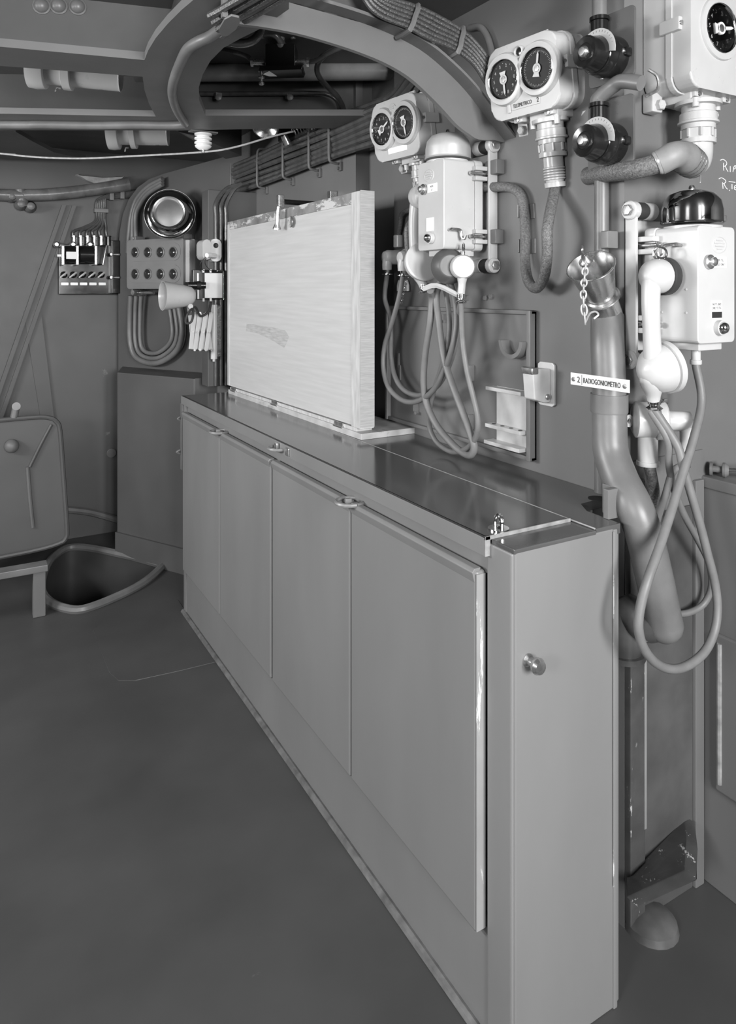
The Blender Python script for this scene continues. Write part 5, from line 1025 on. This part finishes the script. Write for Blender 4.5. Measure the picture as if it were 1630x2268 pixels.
for k in range(6):
    xk = 162 + 15 * k; uk = 213 + 4.0 * k
    P = [aY(xk, 524, YS - .05), aY(xk + (2 if k < 3 else -2), 512, YS - .05), aY(uk + (xk - uk) * .5, 503, YS - .045), aY(uk, 488, YS - .04), aY(uk, 460, YS - .035), aY(uk + 1, 448 - 1.6 * k, YS - .035), aY(uk + 8, 440 - 2 * k, YS - .035), aY(250, 438 - 2.2 * k, YS - .035), aY(300, 434 - 2.4 * k, YS - .035)]
    hose('switchboard_cable', 'painted cable rising from the switchboard glands, ' + ('first', 'second', 'third', 'fourth', 'fifth', 'last')[k] + ' counted from the hatch cover side', 'cable', P, .008, CABLE, 8, 'cables rising from the switchboard', 5)
for k, (px, py) in enumerate(((222, 468), (245, 434), (268, 431))):
    a = aY(px, py, YS); mb = MB(); w, h = ((.04, .012) if k == 0 else (.012, .03)); mb.box(a.x - w, a.x + w, YS - .05, YS, a.z - h, a.z + h, .003); tag(mb.build('cable_saddle', PIPE), 'saddle over the switchboard cables, ' + ('just above the glands', 'at the bend', 'near the slanted pier')[k], 'clip')

# ================================================================== NEAR CORNER BEYOND THE LOCKER
XR = 1.593
t = thing('side_cabinet', 'grey steel cabinet at the frame edge beyond the hanging hose loop', 'cabinet', (XR + .25, .85, 0))
ztp = aX(1553, 1052, XR).z
mb = MB(); mb.box(XR, 2.19, .2, YB, 0, ztp - .02, .004); mb.build('body', WALL, t, True)
mb = MB(); mb.box(XR - .006, 2.19, .2, YB, ztp - .028, ztp, .004); mb.build('top', WALL, t, True)
q = aX(1590, 1400, XR); mb = MB(); mb.box(XR - .012, XR + .002, .3, q.y, .25, q.z, .005); mb.build('door', WALL, t, True)
mb = MB(); mb.tube([(XR - .012, q.y - .012, .27), (XR - .012, q.y - .012, q.z - .02)], .006, 8, 0); lab(mb.build('door_bead', EDGE, t, True), 'worn bright bead on the door edge')
t = thing('bar_handle', 'polished round bar with flanged end lying on top of the side cabinet', 'bar', aX(1598, 1025, XR + .02))
p = aX(1600, 1022, XR + .03); p.z = ztp + .017
mb = MB(); mb.cyl(p, p + V((.10, -.16, .0)), .010); mb.build('rod', CHROME, t, True)
dd = V((.10, -.16, 0)).normalized(); mb = MB(); mb.lathe(p, dd, [(.017, -.028), (.017, -.022), (.008, -.021), (.008, -.002), (.017, 0), (.018, .006), (.012, .014)], 20); mb.build('flange', PIPE, t, True)
# recessed bulkhead trim and scraped strips beside the locker end
mb = MB(); a = aY(1424, 1400, YB - .01); mb.box(XW + .0, a.x, YB - .018, YB + .001, 0, 1.02, .004)
tr = struct(mb.build('trim_3', WORNP))
mb = MB(); mb.box(a.x - .006, a.x + .001, YB - .0195, YB - .016, .22, .88); lab(mb.build('scraped_edge', bpy.data.materials['scraped_line'], tr, True), 'edge scraped to bright metal')
mb = MB(); a1 = aY(1530, 1400, YB); mb.box(a.x + .002, a1.x - .001, YB - .006, YB + .001, 0, .93, .002); struct(mb.build('trim_6', mat('scraped_lower_dark', .085, .4, .25, 8, .15, 50, wear=.9, wearg=.35, ws=12, wst=(2, 1, .5), wth=.66)))  # thin sheet, darker than the wall paint, with lighter scrapes
mb = MB(); b1 = aY(1530, 1400, YB); b2 = aY(1549, 1400, YB); mb.box(b1.x, b2.x, YB - .014, YB + .001, .0, .99, .003); struct(mb.build('trim_4', WALL))
mb = MB(); mb.box(XW + .01, XR, YB - .004, YB + .001, .985, 1.06, .001); struct(mb.build('trim_5', WALL))
# dented fairing at the foot with a triangular opening
zf = lambda px, py, Y: aY(px, py, Y)
mb = MB(); P = [zf(1410, 1955, 1.10), zf(1540, 1822, 1.10), zf(1545, 1880, 1.04), zf(1545, 1950, .99), zf(1412, 2010, 1.02)]
mb.ext(P, (0, .03, 0), .003); t = mb.build('foot_fairing', WORNP); tag(t, 'dented dark sheet fairing with scraped edges at the foot of the near bulkhead', 'fairing')
mb = MB(); c = aZ(1440, 2030, .02); mb.lathe(V((c.x, c.y, -.0)), (0, 0, 1), [(.062, 0), (.058, .015), (.04, .026), (.015, .03), (0, .031)], 20); tag(mb.build('deck_boss', mat('grimy_boss', .09, .35, .4, 12, .3, 40)), 'low grimy rounded boss on the deck beside the locker end', 'boss')
bpy.context.view_layer.update()

for k, (px, py) in enumerate(((92, 14), (130, 14), (172, 16))):
    wa, wb = aZ(-90, 117, ZS + .02), aZ(318, 152, ZS + .02); wn = (wb - wa).cross(V((0, 0, 1))).normalized(); wn = wn if wn.y < 0 else -wn
    r = ray(px, py); q = CAM + r * ((wa + wn * .005 - CAM).dot(wn) / r.dot(wn)); mb = MB(); mb.lathe(q, wn, [(.024, 0), (.024, .004), (.020, .006), (.018, .012), (.011, .018), (0, .020)], 16)
    tag(mb.build('domed_bolt', PIPE), 'domed bolt on the nearer overhead beam web, ' + ('farthest from', 'middle of three beside', 'nearest to')[k] + ' the curved frame', 'bolt', 'domed overhead bolts')
bpy.context.view_layer.update()
